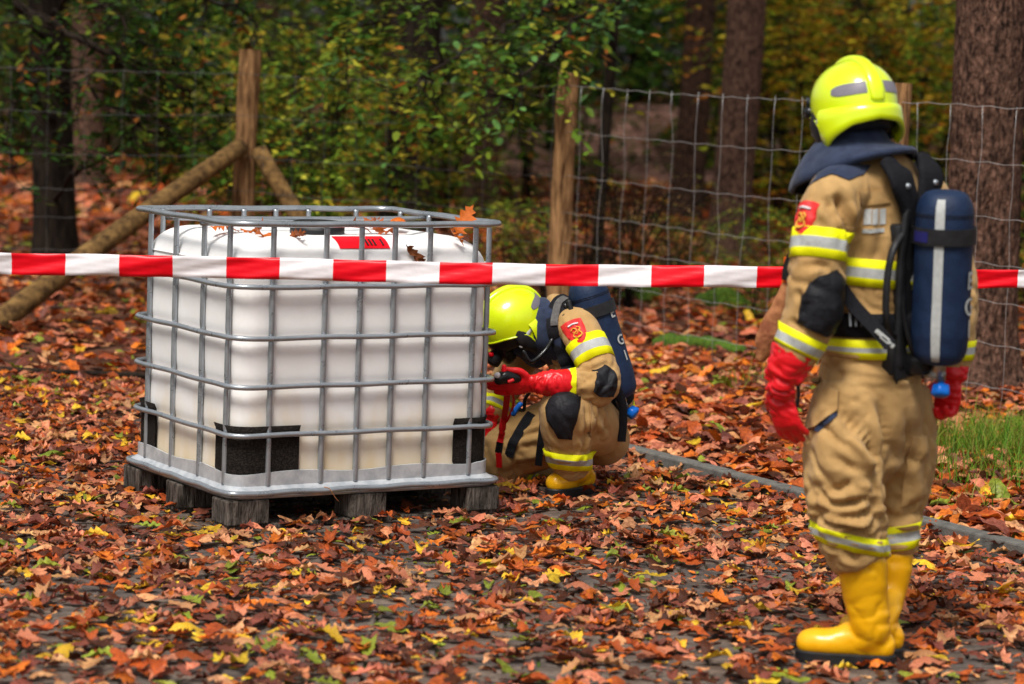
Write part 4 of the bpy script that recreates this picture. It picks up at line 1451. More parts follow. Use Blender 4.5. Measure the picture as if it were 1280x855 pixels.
def shoe(parent, heel, toe, up_pts, r_up, side_up=(0, 0, 1), label=None):
    """rubber boot: heel and toe points on the ground, up_pts: shaft centre points from ankle upward"""
    heel, toe = np.asarray(heel, float), np.asarray(toe, float)
    d = unit((toe-heel)*np.array([1, 1, 0])); L_ = np.linalg.norm((toe-heel)[:2]); z0 = heel[2]
    sd = np.cross((0, 0, 1), d)
    st = [(.07, .036, .045, .060), (.16, .042, .052, .062), (.35, .044, .066, .070), (.52, .046, .055, .062), (.70, .052, .046, .049), (.86, .052, .045, .041), (.95, .047, .043, .033)]
    P, ra, rb = [], [], []
    for (t, w, h, cz) in st:
        P.append(heel+d*L_*t+np.array([0, 0, .018+h])); ra.append(w); rb.append(h)
    P = [heel+(p-heel)*np.array([.945, .945, 1]) for p in P]
    Q = spline(np.column_stack([P, ra, rb]), 4)
    T_ = [loft(Q[:, :3], Q[:, 3], Q[:, 4], ref=sd, n=22, cap='round')]
    Q = spline(np.column_stack([np.vstack([[heel+d*L_*.27+np.array([0, 0, .07])], up_pts]), np.r_[.046, r_up]]), 5)
    T_.append(loft(Q[:, :3], Q[:, 3], ref=sd, n=24, cap='flat'))
    V, F, E = voxel_union(T_, .006, 5)
    N_ = vnormals(V, F)
    mid = np.asarray(up_pts[len(up_pts)//2])
    V = folds(V, N_, [(np.asarray(up_pts[0])+(0, 0, .04), .09, sd, .06, .004, 2.0), (mid+(0, 0, .05), (.12, .12, .06), sd+(0, 0, .25), .07, .004, 8.0)], base=.001)
    V = lap(V, E, 1, .4)
    V[:, 2] = np.maximum(V[:, 2], z0+.034)
    bo_ = part('boot', V, F, M['boot'], parent)
    if label: bo_['label'] = label
    # sole: follows the outline of the boot's foot
    low = V[(V[:, 2] < z0+.06)]
    uv = np.stack([(low-heel)@d, (low-heel)@sd], 1)
    cuv = (uv.max(0)+uv.min(0))/2
    pts = []
    for a_ in np.linspace(0, 2*math.pi, 44, endpoint=False):
        dv = np.array([math.cos(a_), math.sin(a_)])
        pts.append(cuv+0*dv)
    hull = []
    srt = sorted(map(tuple, np.round(uv, 4)))
    def half_hull(seq):
        h_ = []
        for p_ in seq:
            while len(h_) > 1 and (h_[-1][0]-h_[-2][0])*(p_[1]-h_[-2][1])-(h_[-1][1]-h_[-2][1])*(p_[0]-h_[-2][0]) <= 0: h_.pop()
            h_.append(p_)
        return h_[:-1]
    hull = np.array(half_hull(srt)+half_hull(srt[::-1]))
    hull = resample(hull, 60)
    hull = hull+(hull-cuv)/np.linalg.norm(hull-cuv, axis=1, keepdims=True)*.002
    pts = heel+np.outer(hull[:, 0], d)+np.outer(hull[:, 1], sd)
    g_ = G(); n = len(pts)
    for (z, k) in ((0.001, .985), (.012, 1.0), (.036, 1.015), (.040, .99)):
        c = pts.mean(0)
        q = c+(pts-c)*k; t = ((q-heel)@d)/L_
        q = q.copy(); q[:, 2] = z0+z+(.012 if z < .005 else 0)*np.clip(1-np.abs(t-.40)/.13, 0, 1)
        g_.V += [tuple(v) for v in q]
    for r in range(3):
        for j in range(n): g_.F.append((r*n+j, r*n+(j+1) % n, (r+1)*n+(j+1) % n, (r+1)*n+j))
    g_.F += [tuple(range(n))[::-1], tuple(3*n+j for j in range(n))]
    part('sole', g_.V, g_.F, M['black'], bo_, smooth=False)
    return bo_


def helmet(parent, C, fwd, up, s=1.0, visor=True):
    """fire helmet of the jet type; C = centre of the head"""
    f = unit(fwd); u = unit(np.asarray(up, float)-f*(np.asarray(up)@f)); l = np.cross(u, f)
    C = np.asarray(C, float)
    to = lambda p: C+s*(np.outer(np.atleast_2d(p)[:, 0], f)+np.outer(np.atleast_2d(p)[:, 1], l)+np.outer(np.atleast_2d(p)[:, 2], u))
    na, nt = 72, 30

    ED = np.radians([0, 45, 70, 84, 92, 99, 108, 125, 150, 180])
    EZ = [-.010, -.014, -.028, -.036, -.060, -.104, -.120, -.094, -.062, -.050]

    def edge(a):            # height of the lower edge: a = 0 front, pi back; an ear lobe low at the sides
        a = abs((a+math.pi) % (2*math.pi)-math.pi)
        return float(np.interp(a, ED, EZ))

    def rad(a, z):
        c, s_ = math.cos(a), math.sin(a)
        fx = .152 if c > 0 else .158
        r = 1/math.sqrt((c/fx)**2+(s_/.127)**2)
        zz = max(z, 0)/.140
        k = math.sqrt(max(1-min(zz, 1)**2.3, 0))
        if z < 0: k = 1-.08*(z/-.1)**2
        if c < -.1 and z < -.045:       # flared neck guard
            k += .16*min((-z-.045)/.07, 1.2)*min(1, (-c-.1)*1.6)
        return r*k
    V = []
    for i in range(nt+1):
        for j in range(na):
            a = j*2*math.pi/na
            e = edge(a)
            t = i/nt
            ph = t*math.pi/2
            z = .140*math.cos(ph*1.0) if t < .7 else None
            z7 = .140*math.cos(.7*math.pi/2)
            if t >= .7: z = z7+(e-z7)*(t-.7)/.3
            r = rad(a, z) if i else 0.0005
            V.append((r*math.cos(a), r*math.sin(a), z))
    V = np.array(V)
    F = [(i*na+j, i*na+(j+1) % na, (i+1)*na+(j+1) % na, (i+1)*na+j) for i in range(nt) for j in range(na)]
    # groove above the neck guard
    sh = part('helmet', to(V), [q[::-1] for q in F], M['helmet'], parent)
    sol = sh.modifiers.new('thickness', 'SOLIDIFY'); sol.thickness = .006*s; sol.offset = -1
    # raised edge bead
    P = [(rad(j*2*math.pi/na, edge(j*2*math.pi/na))*math.cos(j*2*math.pi/na)*1.005, rad(j*2*math.pi/na, edge(j*2*math.pi/na))*math.sin(j*2*math.pi/na)*1.005, edge(j*2*math.pi/na)) for j in range(na)]
    Vb, Fb = loft(to(np.array(P)), .0045*s, n=8, closed=True)
    part('edge_bead', Vb, Fb, M['helmet'], sh)
    # neck guard: a second, wider shell step round the back
    V2 = []
    rows_ = [(-.010, .001), (-.022, .010), (-.05, .0135), (-.085, .012), (-.118, .010), (-.121, .004)]
    m_ = 40
    for (z, e) in rows_:
        for j in range(m_+1):
            a = math.radians(98)+math.radians(164)*j/m_
            zz = -.008+(edge(a)-.006+.008)*(-.010-z)/.111
            r = rad(a, zz)+e
            V2.append((r*math.cos(a), r*math.sin(a), zz))
    F2 = [(i*(m_+1)+j, (i+1)*(m_+1)+j, (i+1)*(m_+1)+j+1, i*(m_+1)+j+1) for i in range(len(rows_)-1) for j in range(m_)]
    F2 = [q[::-1] for q in F2]
    part('neck_guard', to(np.array(V2)), F2, M['helmet'], sh)
    # crest along the middle, from the brow over the top and down the back
    def med(t):     # t: 0 front .. 1 back
        if t < .5:
            ph = math.pi/2*(1-t/.5); z = .140*math.cos(ph*.94); r = rad(0, z) if t < .499 else 0; return r, z
        ph = math.pi/2*((t-.5)/.5); z = .140*math.cos(ph*1.0) if t < 1 else 0; return -rad(math.pi, z), z
    Pc, wv, hv = [], [], []
    for t in np.linspace(.03, .985, 40):
        x, z = med(t)
        Pc.append((x, 0, z))
        wv.append(.021 if t < .75 else .021+.0045*math.sin((t-.75)/.25*3)); hv.append(.016*min(1, t/.12) if t < .62 else max(.008, .016-.02*(t-.62)))
    Vc, Fc = loft(to(np.array(Pc)), np.array(wv)*s, np.array(hv)*s, ref=l, n=14, cap='round', power=2.6)
    part('crest', Vc, Fc, M['helmet'], sh)
    # reflective strips either side of the crest
    for sg in (1, -1):
        V3 = []
        m_ = 24
        for z, in ((.058,), (.046,), (.034,), (.022,)):
            for j in range(m_+1):
                a = math.pi-sg*math.radians(11+46*j/m_)
                k = j/m_
                zz = z*(1-.0*k)+(.04-z)*(k**6)*.6+.004-.006*k
                r = rad(a, zz)+.0022
                V3.append((r*math.cos(a), r*math.sin(a), zz))
        F3 = [(i*(m_+1)+j, (i+1)*(m_+1)+j, (i+1)*(m_+1)+j+1, i*(m_+1)+j+1) for i in range(3) for j in range(m_)]
        if sg > 0: F3 = [q[::-1] for q in F3]
        part('reflective_strip', to(np.array(V3)), [q[::-1] for q in F3], M['refl'], sh)
    # black lining seen from below, ear pieces, visor hinges
    Pl = []
    V4 = []
    for z, k in ((-.005, .95), (-.035, .93), (-.065, .88), (-.085, .80), (-.08, .6)):
        for j in range(na):
            a = j*2*math.pi/na
            zz = z*.9+.1*edge(a)
            r = rad(a, max(zz, -.04))*k
            V4.append((r*math.cos(a), r*math.sin(a), zz))
    F4 = [(i*na+j, i*na+(j+1) % na, (i+1)*na+(j+1) % na, (i+1)*na+j) for i in range(4) for j in range(na)]
    part('lining', to(np.array(V4)), F4, M['black'], sh)
    for sg in (1, -1):
        if visor:
            Vh, Fh = loft(to(np.array([(.070, sg*.108, -.006), (.070, sg*.124, -.006), (.070, sg*.131, -.006)])), np.array([.020, .018, .012])*s, n=16)
            part('visor_hinge', Vh, Fh, M['gloss_black'], sh)
        Ve, Fe = loft(to(spline(np.array([(.03, sg*.112, -.01), (.026, sg*.119, -.05), (.012, sg*.112, -.095), (.0, sg*.100, -.125)]), 4)), np.array([.020, .026, .03, .033, .034, .034, .033, .030, .026, .022, .018, .014, .010])*s, .013*s, ref=f, n=12, cap='round')
        part('ear_guard', Ve, Fe, M['black'], sh)
        Vs, Fs = loft(to(spline(np.array([(-.035, sg*.120, -.03), (.01, sg*.126, -.045), (.055, sg*.118, -.075)]), 4)), .009*s, .004*s, ref=u, n=8, cap='round')
        part('side_clip', Vs, Fs, M['silver'], sh)
    if visor:
        V5 = []
        for z in (.045, .02, -.01, -.035):
            for j in range(33):
                a = math.radians(-62+124*j/32)
                r = rad(a, .0)+.012-(.02 if z > .03 else 0)*0-.012*((.02-z)/.06)**2
                V5.append((r*math.cos(a), r*math.sin(a), z))
        F5 = [(i*33+j, (i+1)*33+j, (i+1)*33+j+1, i*33+j+1) for i in range(3) for j in range(32)]
        vo = part('visor', to(np.array(V5)), F5, M['gloss_black'], sh)
        sv = vo.modifiers.new('thickness', 'SOLIDIFY'); sv.thickness = .003
    return sh, to


def head_mask(parent, to):
    """head inside the hood with a full face mask"""
    P = spline(np.array([(0, 0, .055, .07, .075), (.0, 0, .03, .082, .092), (.006, 0, -.02, .078, .094), (.012, 0, -.075, .066, .082), (-.01, 0, -.13, .056, .060), (-.035, 0, -.19, .058, .062)]), 5)
    V, F = loft(to(P[:, :3]), P[:, 3], P[:, 4], ref=to(np.array([(0, 1, 0)]))[0]-to(np.array([(0, 0, 0)]))[0], n=24, cap='round')
    part('head', V, F, M['navy_cloth'], parent)
    P = spline(np.array([(.075, 0, .0, .052, .03), (.088, 0, -.04, .062, .045), (.090, 0, -.085, .055, .045), (.085, 0, -.12, .04, .035)]), 5)
    V, F = loft(to(P[:, :3]), P[:, 3], P[:, 4], ref=to(np.array([(0, 1, 0)]))[0]-to(np.array([(0, 0, 0)]))[0], n=24, cap='round')
    mk = part('face_mask', V, F, M['gloss_black'], parent)
    V, F = loft(to(np.array([(.12, 0, -.085), (.145, 0, -.095), (.165, 0, -.105), (.172, 0, -.108)])), (.03, .034, .032, .02), n=20)
    part('regulator', V, F, M['black'], mk)
    V, F = loft(to(np.array([(.150, .02, -.065), (.162, .022, -.06)])), (.012, .010), n=12)
    part('release_button', V, F, M['tape_red'], mk)


def cape(parent, rings_, n=64, seed=0, th=.006, amp=.006):
    """neck cloth: rings of (centre, axis a, axis b); hem heights vary with the angle"""
    V = []
    m_ = len(rings_)
    for i, (c, a, b_) in enumerate(rings_):
        for j in range(n):
            t = j*2*math.pi/n
            V.append(np.asarray(c)+np.asarray(a)*math.cos(t)+np.asarray(b_)*math.sin(t))
    V = np.array(V).reshape(m_, n, 3)
    V = spline(V.reshape(m_, -1), 6).reshape(-1, n, 3)
    k = len(V)
    cen = V.mean(1, keepdims=True)
    rad_ = V-cen
    nz_ = pnoise((V.reshape(-1, 3)*np.array([13, 13, 9]))+seed).reshape(k, n)
    w = np.linspace(.2, 1, k)[:, None]
    V = V+rad_/np.linalg.norm(rad_, axis=2, keepdims=True)*(np.abs(nz_)*2.2*amp*w)[..., None]
    F = [(i*n+j, i*n+(j+1) % n, (i+1)*n+(j+1) % n, (i+1)*n+j) for i in range(k-1) for j in range(n)]
    o = part('hood', V.reshape(-1, 3), F, M['navy_cloth'], parent)
    sm = o.modifiers.new('thickness', 'SOLIDIFY'); sm.thickness = th; sm.offset = -1
    return o


def text_vf(s):
    cu = bpy.data.curves.new('t', 'FONT'); cu.body = s; cu.size = 1; cu.align_x = 'CENTER'; cu.align_y = 'CENTER'; cu.offset = .02
    o = bpy.data.objects.new('t', cu); col.objects.link(o)
    dg = bpy.context.evaluated_depsgraph_get(); dg.update()
    me = bpy.data.meshes.new_from_object(o.evaluated_get(dg))
    V = np.array([v.co[:] for v in me.vertices]); F = [tuple(p.vertices) for p in me.polygons]
    bpy.data.objects.remove(o); bpy.data.meshes.remove(me)
    return V, F


def badge(parent, tree_, C, nrm, up, s=1.0):
    sh = [(-.5, .55), (-.25, .62), (0, .64), (.25, .62), (.5, .55), (.5, .1), (.42, -.25), (.22, -.5), (0, -.64), (-.22, -.5), (-.42, -.25), (-.5, .1)]
    O = [(x*.085*s, y*.085*s) for x, y in sh]
    b_ = patch(tree_, C, nrm, up, O, M['badge'], 'shield_badge', parent, off=.004, label='red shield badge with a gold emblem')
    nrm = unit(nrm); up_ = np.asarray(up, float); up_ = unit(up_-nrm*(up_@nrm)); rt = np.cross(up_, nrm)
    inner = [(x*.075*s, y*.075*s) for x, y in sh]
    def surf(x, y, o_):
        h = tree_.ray_cast(Vector(np.asarray(C)+rt*x+up_*y+nrm*.2), Vector(-nrm), .4)
        return (np.array(h[0]) if h[0] is not None else np.asarray(C)+rt*x+up_*y)+nrm*o_
    def line(pts, r, m_, nm, closed=False):
        P = np.array([surf(x, y, .0075) for x, y in pts])
        V, F = loft(P, r, n=5, closed=closed)
        part(nm, V, F, m_, b_)
    sp = spline(np.array([(-.022, .030), (0, .034), (.022, .030)]), 4)*s
    line(sp, .0042*s, M['pale'], 'badge_lettering')
    em = spline(np.array([(-.018, .008), (-.006, .016), (.004, .004), (-.010, -.006), (-.016, -.018), (0, -.028), (.016, -.018), (.012, -.004), (.018, .010), (.008, .018)]), 4)*s
    line(em, .0030*s, M['gold'], 'badge_emblem')
    line(np.array([(-.012, .002), (0, -.012), (.012, .004)])*s, .0026*s, M['gold'], 'badge_emblem')
    return b_


# ---------------------------------------------------------------- breathing apparatus
def apparatus(label, base, C, up, back, right, letters, wheel_dir=(0, 0, -1), stripe_ang=-68, label_ang=(-122, -88), grips=True, yoke=True):
    """pack: C = middle of the cylinder; back = direction away from the wearer's back"""
    up, back = unit(up), unit(back)
    back = unit(back-up*(back@up)); right = np.cross(back, up)*-1 if right is None else unit(right)
    C = np.asarray(C, float)
    to = lambda p: C+np.outer(np.atleast_2d(p)[:, 0], right)+np.outer(np.atleast_2d(p)[:, 1], back)+np.outer(np.atleast_2d(p)[:, 2], up)
    t = thing('breathing_apparatus', label, 'air pack', base)
    R, H = .086, .262
    st = [(-H, .048), (-H+.006, .062), (-H+.03, .078), (-H+.075, .085), (-.15, R+.001), (0, R), (.12, R+.001), (.19, R), (.225, .080), (.25, .066), (.262, .045), (.266, .012)]
    Q = spline(np.array(st), 5)
    V, F = loft(to(np.column_stack([np.zeros(len(Q)), np.zeros(len(Q)), Q[:, 0]])), np.maximum(Q[:, 1], .004), ref=right, n=48)
    wr = np.abs(pnoise(V*np.array([16, 16, 10])+7))*.005
    ax0 = C+np.outer((V-C)@up, up)
    d = V-ax0
    V = V+d/np.maximum(np.linalg.norm(d, axis=1, keepdims=True), 1e-6)*wr[:, None]
    cy = part('cylinder_cover', V, F, M['navy'], t)
    cb = bvh(V, F)

    def on(ang, z, o_=.003):
        dv = right*math.sin(ang)+back*math.cos(ang)
        h = cb.ray_cast(Vector(C+up*z), Vector(dv), .3)
        return np.array(h[0])+dv*o_ if h[0] is not None else C+up*z+dv*R
    # reflective stripe down the cover
    a0 = math.radians(stripe_ang)
    V, F = [], []
    zz = np.linspace(.243, -.262, 34)
    for z in zz:
        for k in range(4): V.append(on(a0+(k-1.5)*.105, z))
    F = [(i*4+k, i*4+k+1, (i+1)*4+k+1, (i+1)*4+k) for i in range(33) for k in range(3)]
    part('reflective_stripe', V, [f[::-1] for f in F], M['silver'], cy)
    # seams near the top and retaining strap
    for z in (.195, .188):
        V, F = loft(np.array([on(a, z, .0008) for a in np.linspace(0, 2*math.pi, 48, endpoint=False)]), .0013, n=4, closed=True)
        part('seam', V, F, M['web'], cy)
    V = []
    for a in np.linspace(0, 2*math.pi, 60, endpoint=False):
        for z, o_ in ((.105, .004), (.105, .009), (.155, .009), (.155, .004)):
            V.append(on(a, z, o_))
    F = [(i*4+k, i*4+(k+1) % 4, ((i+1) % 60)*4+(k+1) % 4, ((i+1) % 60)*4+k) for i in range(60) for k in range(4)]
    sb = part('retaining_strap', V, F, M['black'], t, sharp=40)
    V = [on(a, z, .0115) for a in np.radians(np.linspace(label_ang[0], label_ang[1], 8)) for z in (.114, .146)]
    part('strap_label', V, [(i*2, i*2+1, i*2+3, i*2+2) for i in range(7)], M['label_blue'], sb)
    # letters one below the other
    for (ch, z, ang, s_) in letters:
        tv, tf = text_vf(ch)
        V = [on(math.radians(ang)+v[0]*s_/R, z+v[1]*s_, .0045) for v in tv]
        part('cover_letter', V, tf, M['silver'], cy)
    # carrying frame
    for x in (-.085, .085):
        V, F = loft(to(spline(np.array([(x*.75, -.092, .20), (x, -.094, .05), (x, -.094, -.15), (x*.9, -.092, -.27)]), 6)), .017, .011, ref=right, n=12, cap='round', power=3)
        part('frame_rail', V, F, M['black'], t)
    V, F = loft(to(np.array([(0, -.098, .19), (0, -.098, .12), (0, -.100, 0), (0, -.100, -.15), (0, -.098, -.26), (0, -.095, -.31)])), (.055, .075, .082, .085, .105, .095), .012, ref=right, n=20, power=4)
    part('back_plate', V, F, M['black'], t, sharp=40)
    for z, w, h in ((-.245, .115, .055), (.13, .10, .03), (-.06, .09, .03), (-.305, .085, .03)):
        V, F = box_vf((-w, -.14, z-h), (w, -.092, z+h), .012)
        part('frame_plate', to(np.array(V)), F, M['black'], t, sharp=40)
    V, F = box_vf((-.055, -.115, -.30), (.06, -.02, -.235), .014)
    part('reducer_housing', to(np.array(V)), F, M['gloss_black'], t, sharp=40)
    V, F = loft(to(np.array([(0, 0, -.25), (0, 0, -.285), (0, .004, -.288), (0, .01, -.315)])), (.022, .022, .016, .014), n=18)
    part('cylinder_valve', V, F, M['brass'], t)
    V, F = loft(to(np.array([(0, -.045, -.295), (0, .0, -.295), (0, .02, -.295)])), (.015, .015, .01), n=12)
    part('coupling', V, F, M['silver'], t)
    wd = unit(wheel_dir)
    p0 = to(np.array([(0, .01, -.312)]))[0]
    V, F = loft(np.array([p0, p0+wd*.012, p0+wd*.016, p0+wd*.045, p0+wd*.052]), (.010, .010, .024, .028, .018), n=24)
    aa = np.arctan2((V-p0)@np.cross(wd, back), (V-p0)@back)
    dd = V-(p0+np.outer((V-p0)@wd, wd))
    V = V+dd*(.10*np.cos(aa*6))[:, None]
    part('hand_wheel', V, F, M['blue'], t)
    # yoke pads at the shoulders
    for sg in ((-1, 1) if yoke else ()):
        V, F = loft(to(spline(np.array([(sg*.03, -.098, .15), (sg*.055, -.098, .235), (sg*.088, -.108, .30), (sg*.10, -.145, .345)]), 6)), np.r_[np.linspace(.030, .060, 12), np.linspace(.058, .036, 7)], .016, ref=right, n=16, cap='round', power=2.8)
        V = V+(pnoise(V*25)*.002)[:, None]
        yo = part('yoke', V, F, M['web'], t)
        V, F = loft(to(np.array([(sg*.078, -.088, .275), (sg*.078, -.078, .275)])), (.011, .008), n=14)
        part('rivet', V, F, M['steel'], yo)
    if grips:
        for sg in (-1, 1):
            V, F = loft(to(spline(np.array([(sg*.085, -.095, .13), (sg*.135, -.092, .09), (sg*.155, -.095, .02), (sg*.155, -.098, -.09), (sg*.125, -.10, -.16), (sg*.085, -.10, -.18)]), 6)), .012, .009, ref=back, n=10, cap='round')
            part('side_grip', V, F, M['black'], t)
    V, F = loft(to(spline(np.array([(.03, -.07, -.26), (-.055, -.062, -.22), (-.078, -.085, -.1), (-.06, -.10, .06), (-.05, -.11, .2)]), 6)), .0085, n=10)
    part('pressure_hose', V, F, M['gloss_black'], t)
    return t, to, on
# ---------------------------------------------------------------- standing firefighter
def ground(px, py, z=0.0):
    a, b = px-640, py-427.5
    v = cF*FPX + cR*(a*cc+b*ss) - cU*(-a*ss+b*cc)
    return np.array([0, 0, CAMH])+v*((z-CAMH)/v[2])


def stations(*rows, m=5):
    """rows: (px, py, d, ra[, rb])"""
    q = np.array([[*W(r[0], r[1], r[2]), r[3], r[4] if len(r) > 4 else r[3]] for r in rows])
    return spline(q, m)


def limb_tube(rows, ref=(1, 0, 0), n=24, cap='round', m=5):
    Q = stations(*rows, m=m)
    return loft(Q[:, :3], Q[:, 3], Q[:, 4], ref=ref, n=n, cap=cap)


def px_poly(pts, c, s_):
    return [((x-c[0])/s_, -(y-c[1])/s_) for x, y in pts]


F1, L1 = np.array([-.77, .64, 0]), np.array([-.64, -.77, 0])
p1 = thing('person', 'standing firefighter in tan turnout suit, yellow boots and blue air pack, seen from behind', 'person', tuple(ground(1085, 832)))
# trousers
tr = [limb_tube([(1089, 425, 8.33, .165, .13), (1088, 470, 8.33, .178, .15), (1086, 520, 8.33, .18, .155), (1085, 560, 8.33, .13, .12)], ref=L1, cap='round'),
      limb_tube([(1064, 490, 8.25, .11), (1057, 540, 8.21, .125), (1055, 590, 8.20, .125), (1059, 640, 8.19, .117), (1066, 672, 8.20, .106), (1073, 694, 8.21, .097), (1077, 705, 8.21, .092)], cap='flat'),
      limb_tube([(1115, 490, 8.41, .12), (1121, 545, 8.43, .122), (1122, 595, 8.44, .112), (1119, 640, 8.44, .085), (1119, 668, 8.44, .074), (1118, 692, 8.44, .070)], cap='flat')]
st = [([W(1000, 478, 8.12), W(1040, 505, 8.09), W(1085, 550, 8.10), W(1105, 600, 8.13)], -.022, .022),
      ([W(1035, 470, 8.1), W(1060, 492, 8.08), W(1095, 520, 8.1)], -.018, .018),
      ([W(1095, 492, 8.12), W(1108, 510, 8.14), W(1110, 560, 8.17), W(1108, 640, 8.2)], -.03, .020),
      ([W(1020, 548, 8.08), W(1045, 572, 8.07), W(1075, 590, 8.08)], -.014, .014),
      ([W(1010, 605, 8.09), W(1045, 612, 8.07), W(1068, 600, 8.07)], -.020, .013),
      ([W(1055, 540, 8.07), W(1080, 565, 8.08), W(1092, 590, 8.1)], .016, .018),
      ([W(1012, 640, 8.09), W(1050, 648, 8.07), W(1100, 640, 8.09)], -.018, .013),
      ([W(1018, 662, 8.1), W(1055, 652, 8.07), W(1095, 660, 8.1)], .012, .012),
      ([W(1025, 668, 8.1), W(1060, 668, 8.08), W(1104, 656, 8.1)], -.016, .010),
      ([W(1020, 455, 8.12), W(1070, 466, 8.1), W(1130, 458, 8.12)], -.010, .012),
      ([W(1050, 475, 8.11), W(1090, 482, 8.1), W(1140, 476, 8.14)], -.010, .011),
      ([W(1098, 560, 8.3), W(1125, 612, 8.31), W(1155, 622, 8.34)], -.016, .014),
      ([W(1100, 642, 8.3), W(1125, 640, 8.33), W(1150, 632, 8.36)], -.018, .012)]
st += [([W(1040, 512, 8.08), W(1070, 530, 8.07), W(1100, 565, 8.1)], .014, .016), ([W(1045, 525, 8.07), W(1065, 550, 8.06), W(1070, 575, 8.07)], -.016, .012),
       ([W(1075, 500, 8.08), W(1090, 530, 8.09), W(1102, 555, 8.11)], -.014, .011), ([W(1110, 500, 8.2), W(1128, 520, 8.22), W(1140, 560, 8.27)], -.013, .014),
       ([W(1005, 585, 8.09), W(1030, 592, 8.07), W(1060, 585, 8.07)], .012, .012), ([W(1015, 625, 8.08), W(1045, 632, 8.07), W(1090, 622, 8.09)], -.018, .010),
       ([W(1030, 690, 8.11), W(1060, 698, 8.1), W(1095, 688, 8.12)], -.014, .010), ([W(1012, 545, 8.09), W(1020, 570, 8.08), W(1035, 590, 8.07)], -.012, .010),
       ([W(1040, 448, 8.13), W(1085, 452, 8.11), W(1125, 447, 8.13)], -.010, .009)]
fi = [(W(1060, 650, 8.1), (.16, .16, .11), (1, 0, -.08), .05, .017, 1.0), (W(1050, 560, 8.1), (.14, .14, .16), (.85, 0, -.6), .085, .013, 2.0),
      (W(1085, 465, 8.2), (.2, .2, .06), (1, 0, -.05), .045, .009, 3.0), (W(1135, 560, 8.35), .14, (.7, 0, -.6), .10, .009, 4.0),
      (W(1120, 650, 8.4), (.13, .13, .10), (1, 0, .12), .05, .012, 5.0), (W(1075, 698, 8.2), (.12, .12, .05), (1, .2, -.35), .05, .014, 6.0)]
V, F = cloth(tr, fi, st)
trousers = part('trousers', V, F, M['khaki'], p1)
tb = bvh(V, F)
bm3 = [M['hiyel'], M['silver']]
band(tb, W(1068, 674, 8.2), (.20, 0, 1), .026, bm3, 'reflective_band', trousers, rmax=.16, off=.003)
band(tb, W(1119, 668, 8.44), (-.16, 0, 1), .040, bm3, 'reflective_band', trousers, rmax=.14, off=.003)
pk = patch(tb, W(1022, 512, 8.1), (-.35, -.93, 0), (0, 0, 1), px_poly([(1004, 478), (1042, 490), (1043, 512), (1016, 534), (1002, 541), (1001, 510)], (1022, 512), 408), M['khaki'], 'thigh_pocket', trousers, off=.016, puff=.008, th=.02)
patch(tb, W(1030, 527, 8.1), (-.3, -.95, 0), (0, 0, 1), px_poly([(1014, 540), (1042, 512), (1044, 520), (1022, 541)], (1030, 527), 408), M['navy_cloth'], 'pocket_opening', trousers, off=.006)
patch(tb, W(1148, 590, 8.3), (.35, -.93, 0), (0, 0, 1), px_poly([(1136, 520), (1166, 520), (1166, 605), (1140, 612)], (1150, 565), 408), M['khaki'], 'thigh_pocket', trousers, off=.008, puff=.006, th=.012)
# boots
shoe(p1, ground(1111, 834), ground(1000, 826), [W(1089, 786, 8.22), W(1083, 752, 8.22), W(1079, 718, 8.21), W(1078, 688, 8.21)], [.058, .067, .074, .074])
hr = ground(1119, 826)
shoe(p1, hr, hr+np.array([-.12, .24, 0]), [W(1099, 784, hr[1]+.0), W(1110, 740, 8.42), W(1117, 705, 8.43), W(1118, 680, 8.44)], [.050, .058, .060, .058])
# jacket
jk = [limb_tube([(1088, 446, 8.33, .180, .150), (1090, 425, 8.33, .178, .150), (1093, 390, 8.33, .172, .145), (1097, 330, 8.33, .185, .150), (1097, 270, 8.33, .195, .148), (1091, 228, 8.33, .172, .130), (1083, 200, 8.33, .12, .11), (1078, 182, 8.33, .085, .09)], ref=L1, cap='flat', n=32),
      limb_tube([(1072, 236, 8.25, .085), (1048, 244, 8.18, .092), (1030, 280, 8.15, .089), (1024, 315, 8.13, .084), (1020, 360, 8.11, .087), (1016, 390, 8.10, .086), (1004, 418, 8.10, .078), (995, 437, 8.10, .070)]),
      limb_tube([(1122, 236, 8.43, .085), (1150, 246, 8.49, .09), (1175, 300, 8.53, .088), (1187, 350, 8.52, .086), (1191, 400, 8.47, .076), (1191, 446, 8.43, .064)])]
st = [([W(1030, 245, 8.08), W(1040, 265, 8.06), W(1052, 285, 8.06), W(1058, 305, 8.08)], -.016, .012),
      ([W(1042, 240, 8.08), W(1055, 262, 8.08), W(1060, 285, 8.1), W(1063, 320, 8.12)], -.028, .014),
      ([W(1062, 250, 8.1), W(1068, 280, 8.1), W(1070, 320, 8.12)], .016, .014),
      ([W(1020, 270, 8.06), W(1035, 285, 8.05), W(1045, 292, 8.06)], -.010, .010),
      ([W(992, 338, 8.05), W(1020, 330, 8.03), W(1052, 345, 8.06)], -.014, .011),
      ([W(985, 400, 8.05), W(1000, 408, 8.03), W(1030, 425, 8.05)], -.014, .010),
      ([W(1085, 270, 8.1), W(1088, 310, 8.1), W(1087, 345, 8.12)], -.012, .012)]
st += [([W(1048, 268, 8.07), W(1056, 290, 8.07), W(1060, 318, 8.09)], .014, .010), ([W(1076, 262, 8.12), W(1078, 300, 8.11), W(1075, 330, 8.12)], -.012, .010),
       ([W(1000, 250, 8.08), W(1012, 258, 8.05), W(1022, 276, 8.05)], -.010, .010), ([W(995, 360, 8.05), W(1003, 380, 8.03), W(998, 400, 8.03)], -.012, .010),
       ([W(1100, 285, 8.12), W(1103, 310, 8.12), W(1100, 330, 8.13)], -.010, .010), ([W(1012, 345, 8.04), W(1030, 336, 8.03), W(1050, 338, 8.05)], .010, .009)]
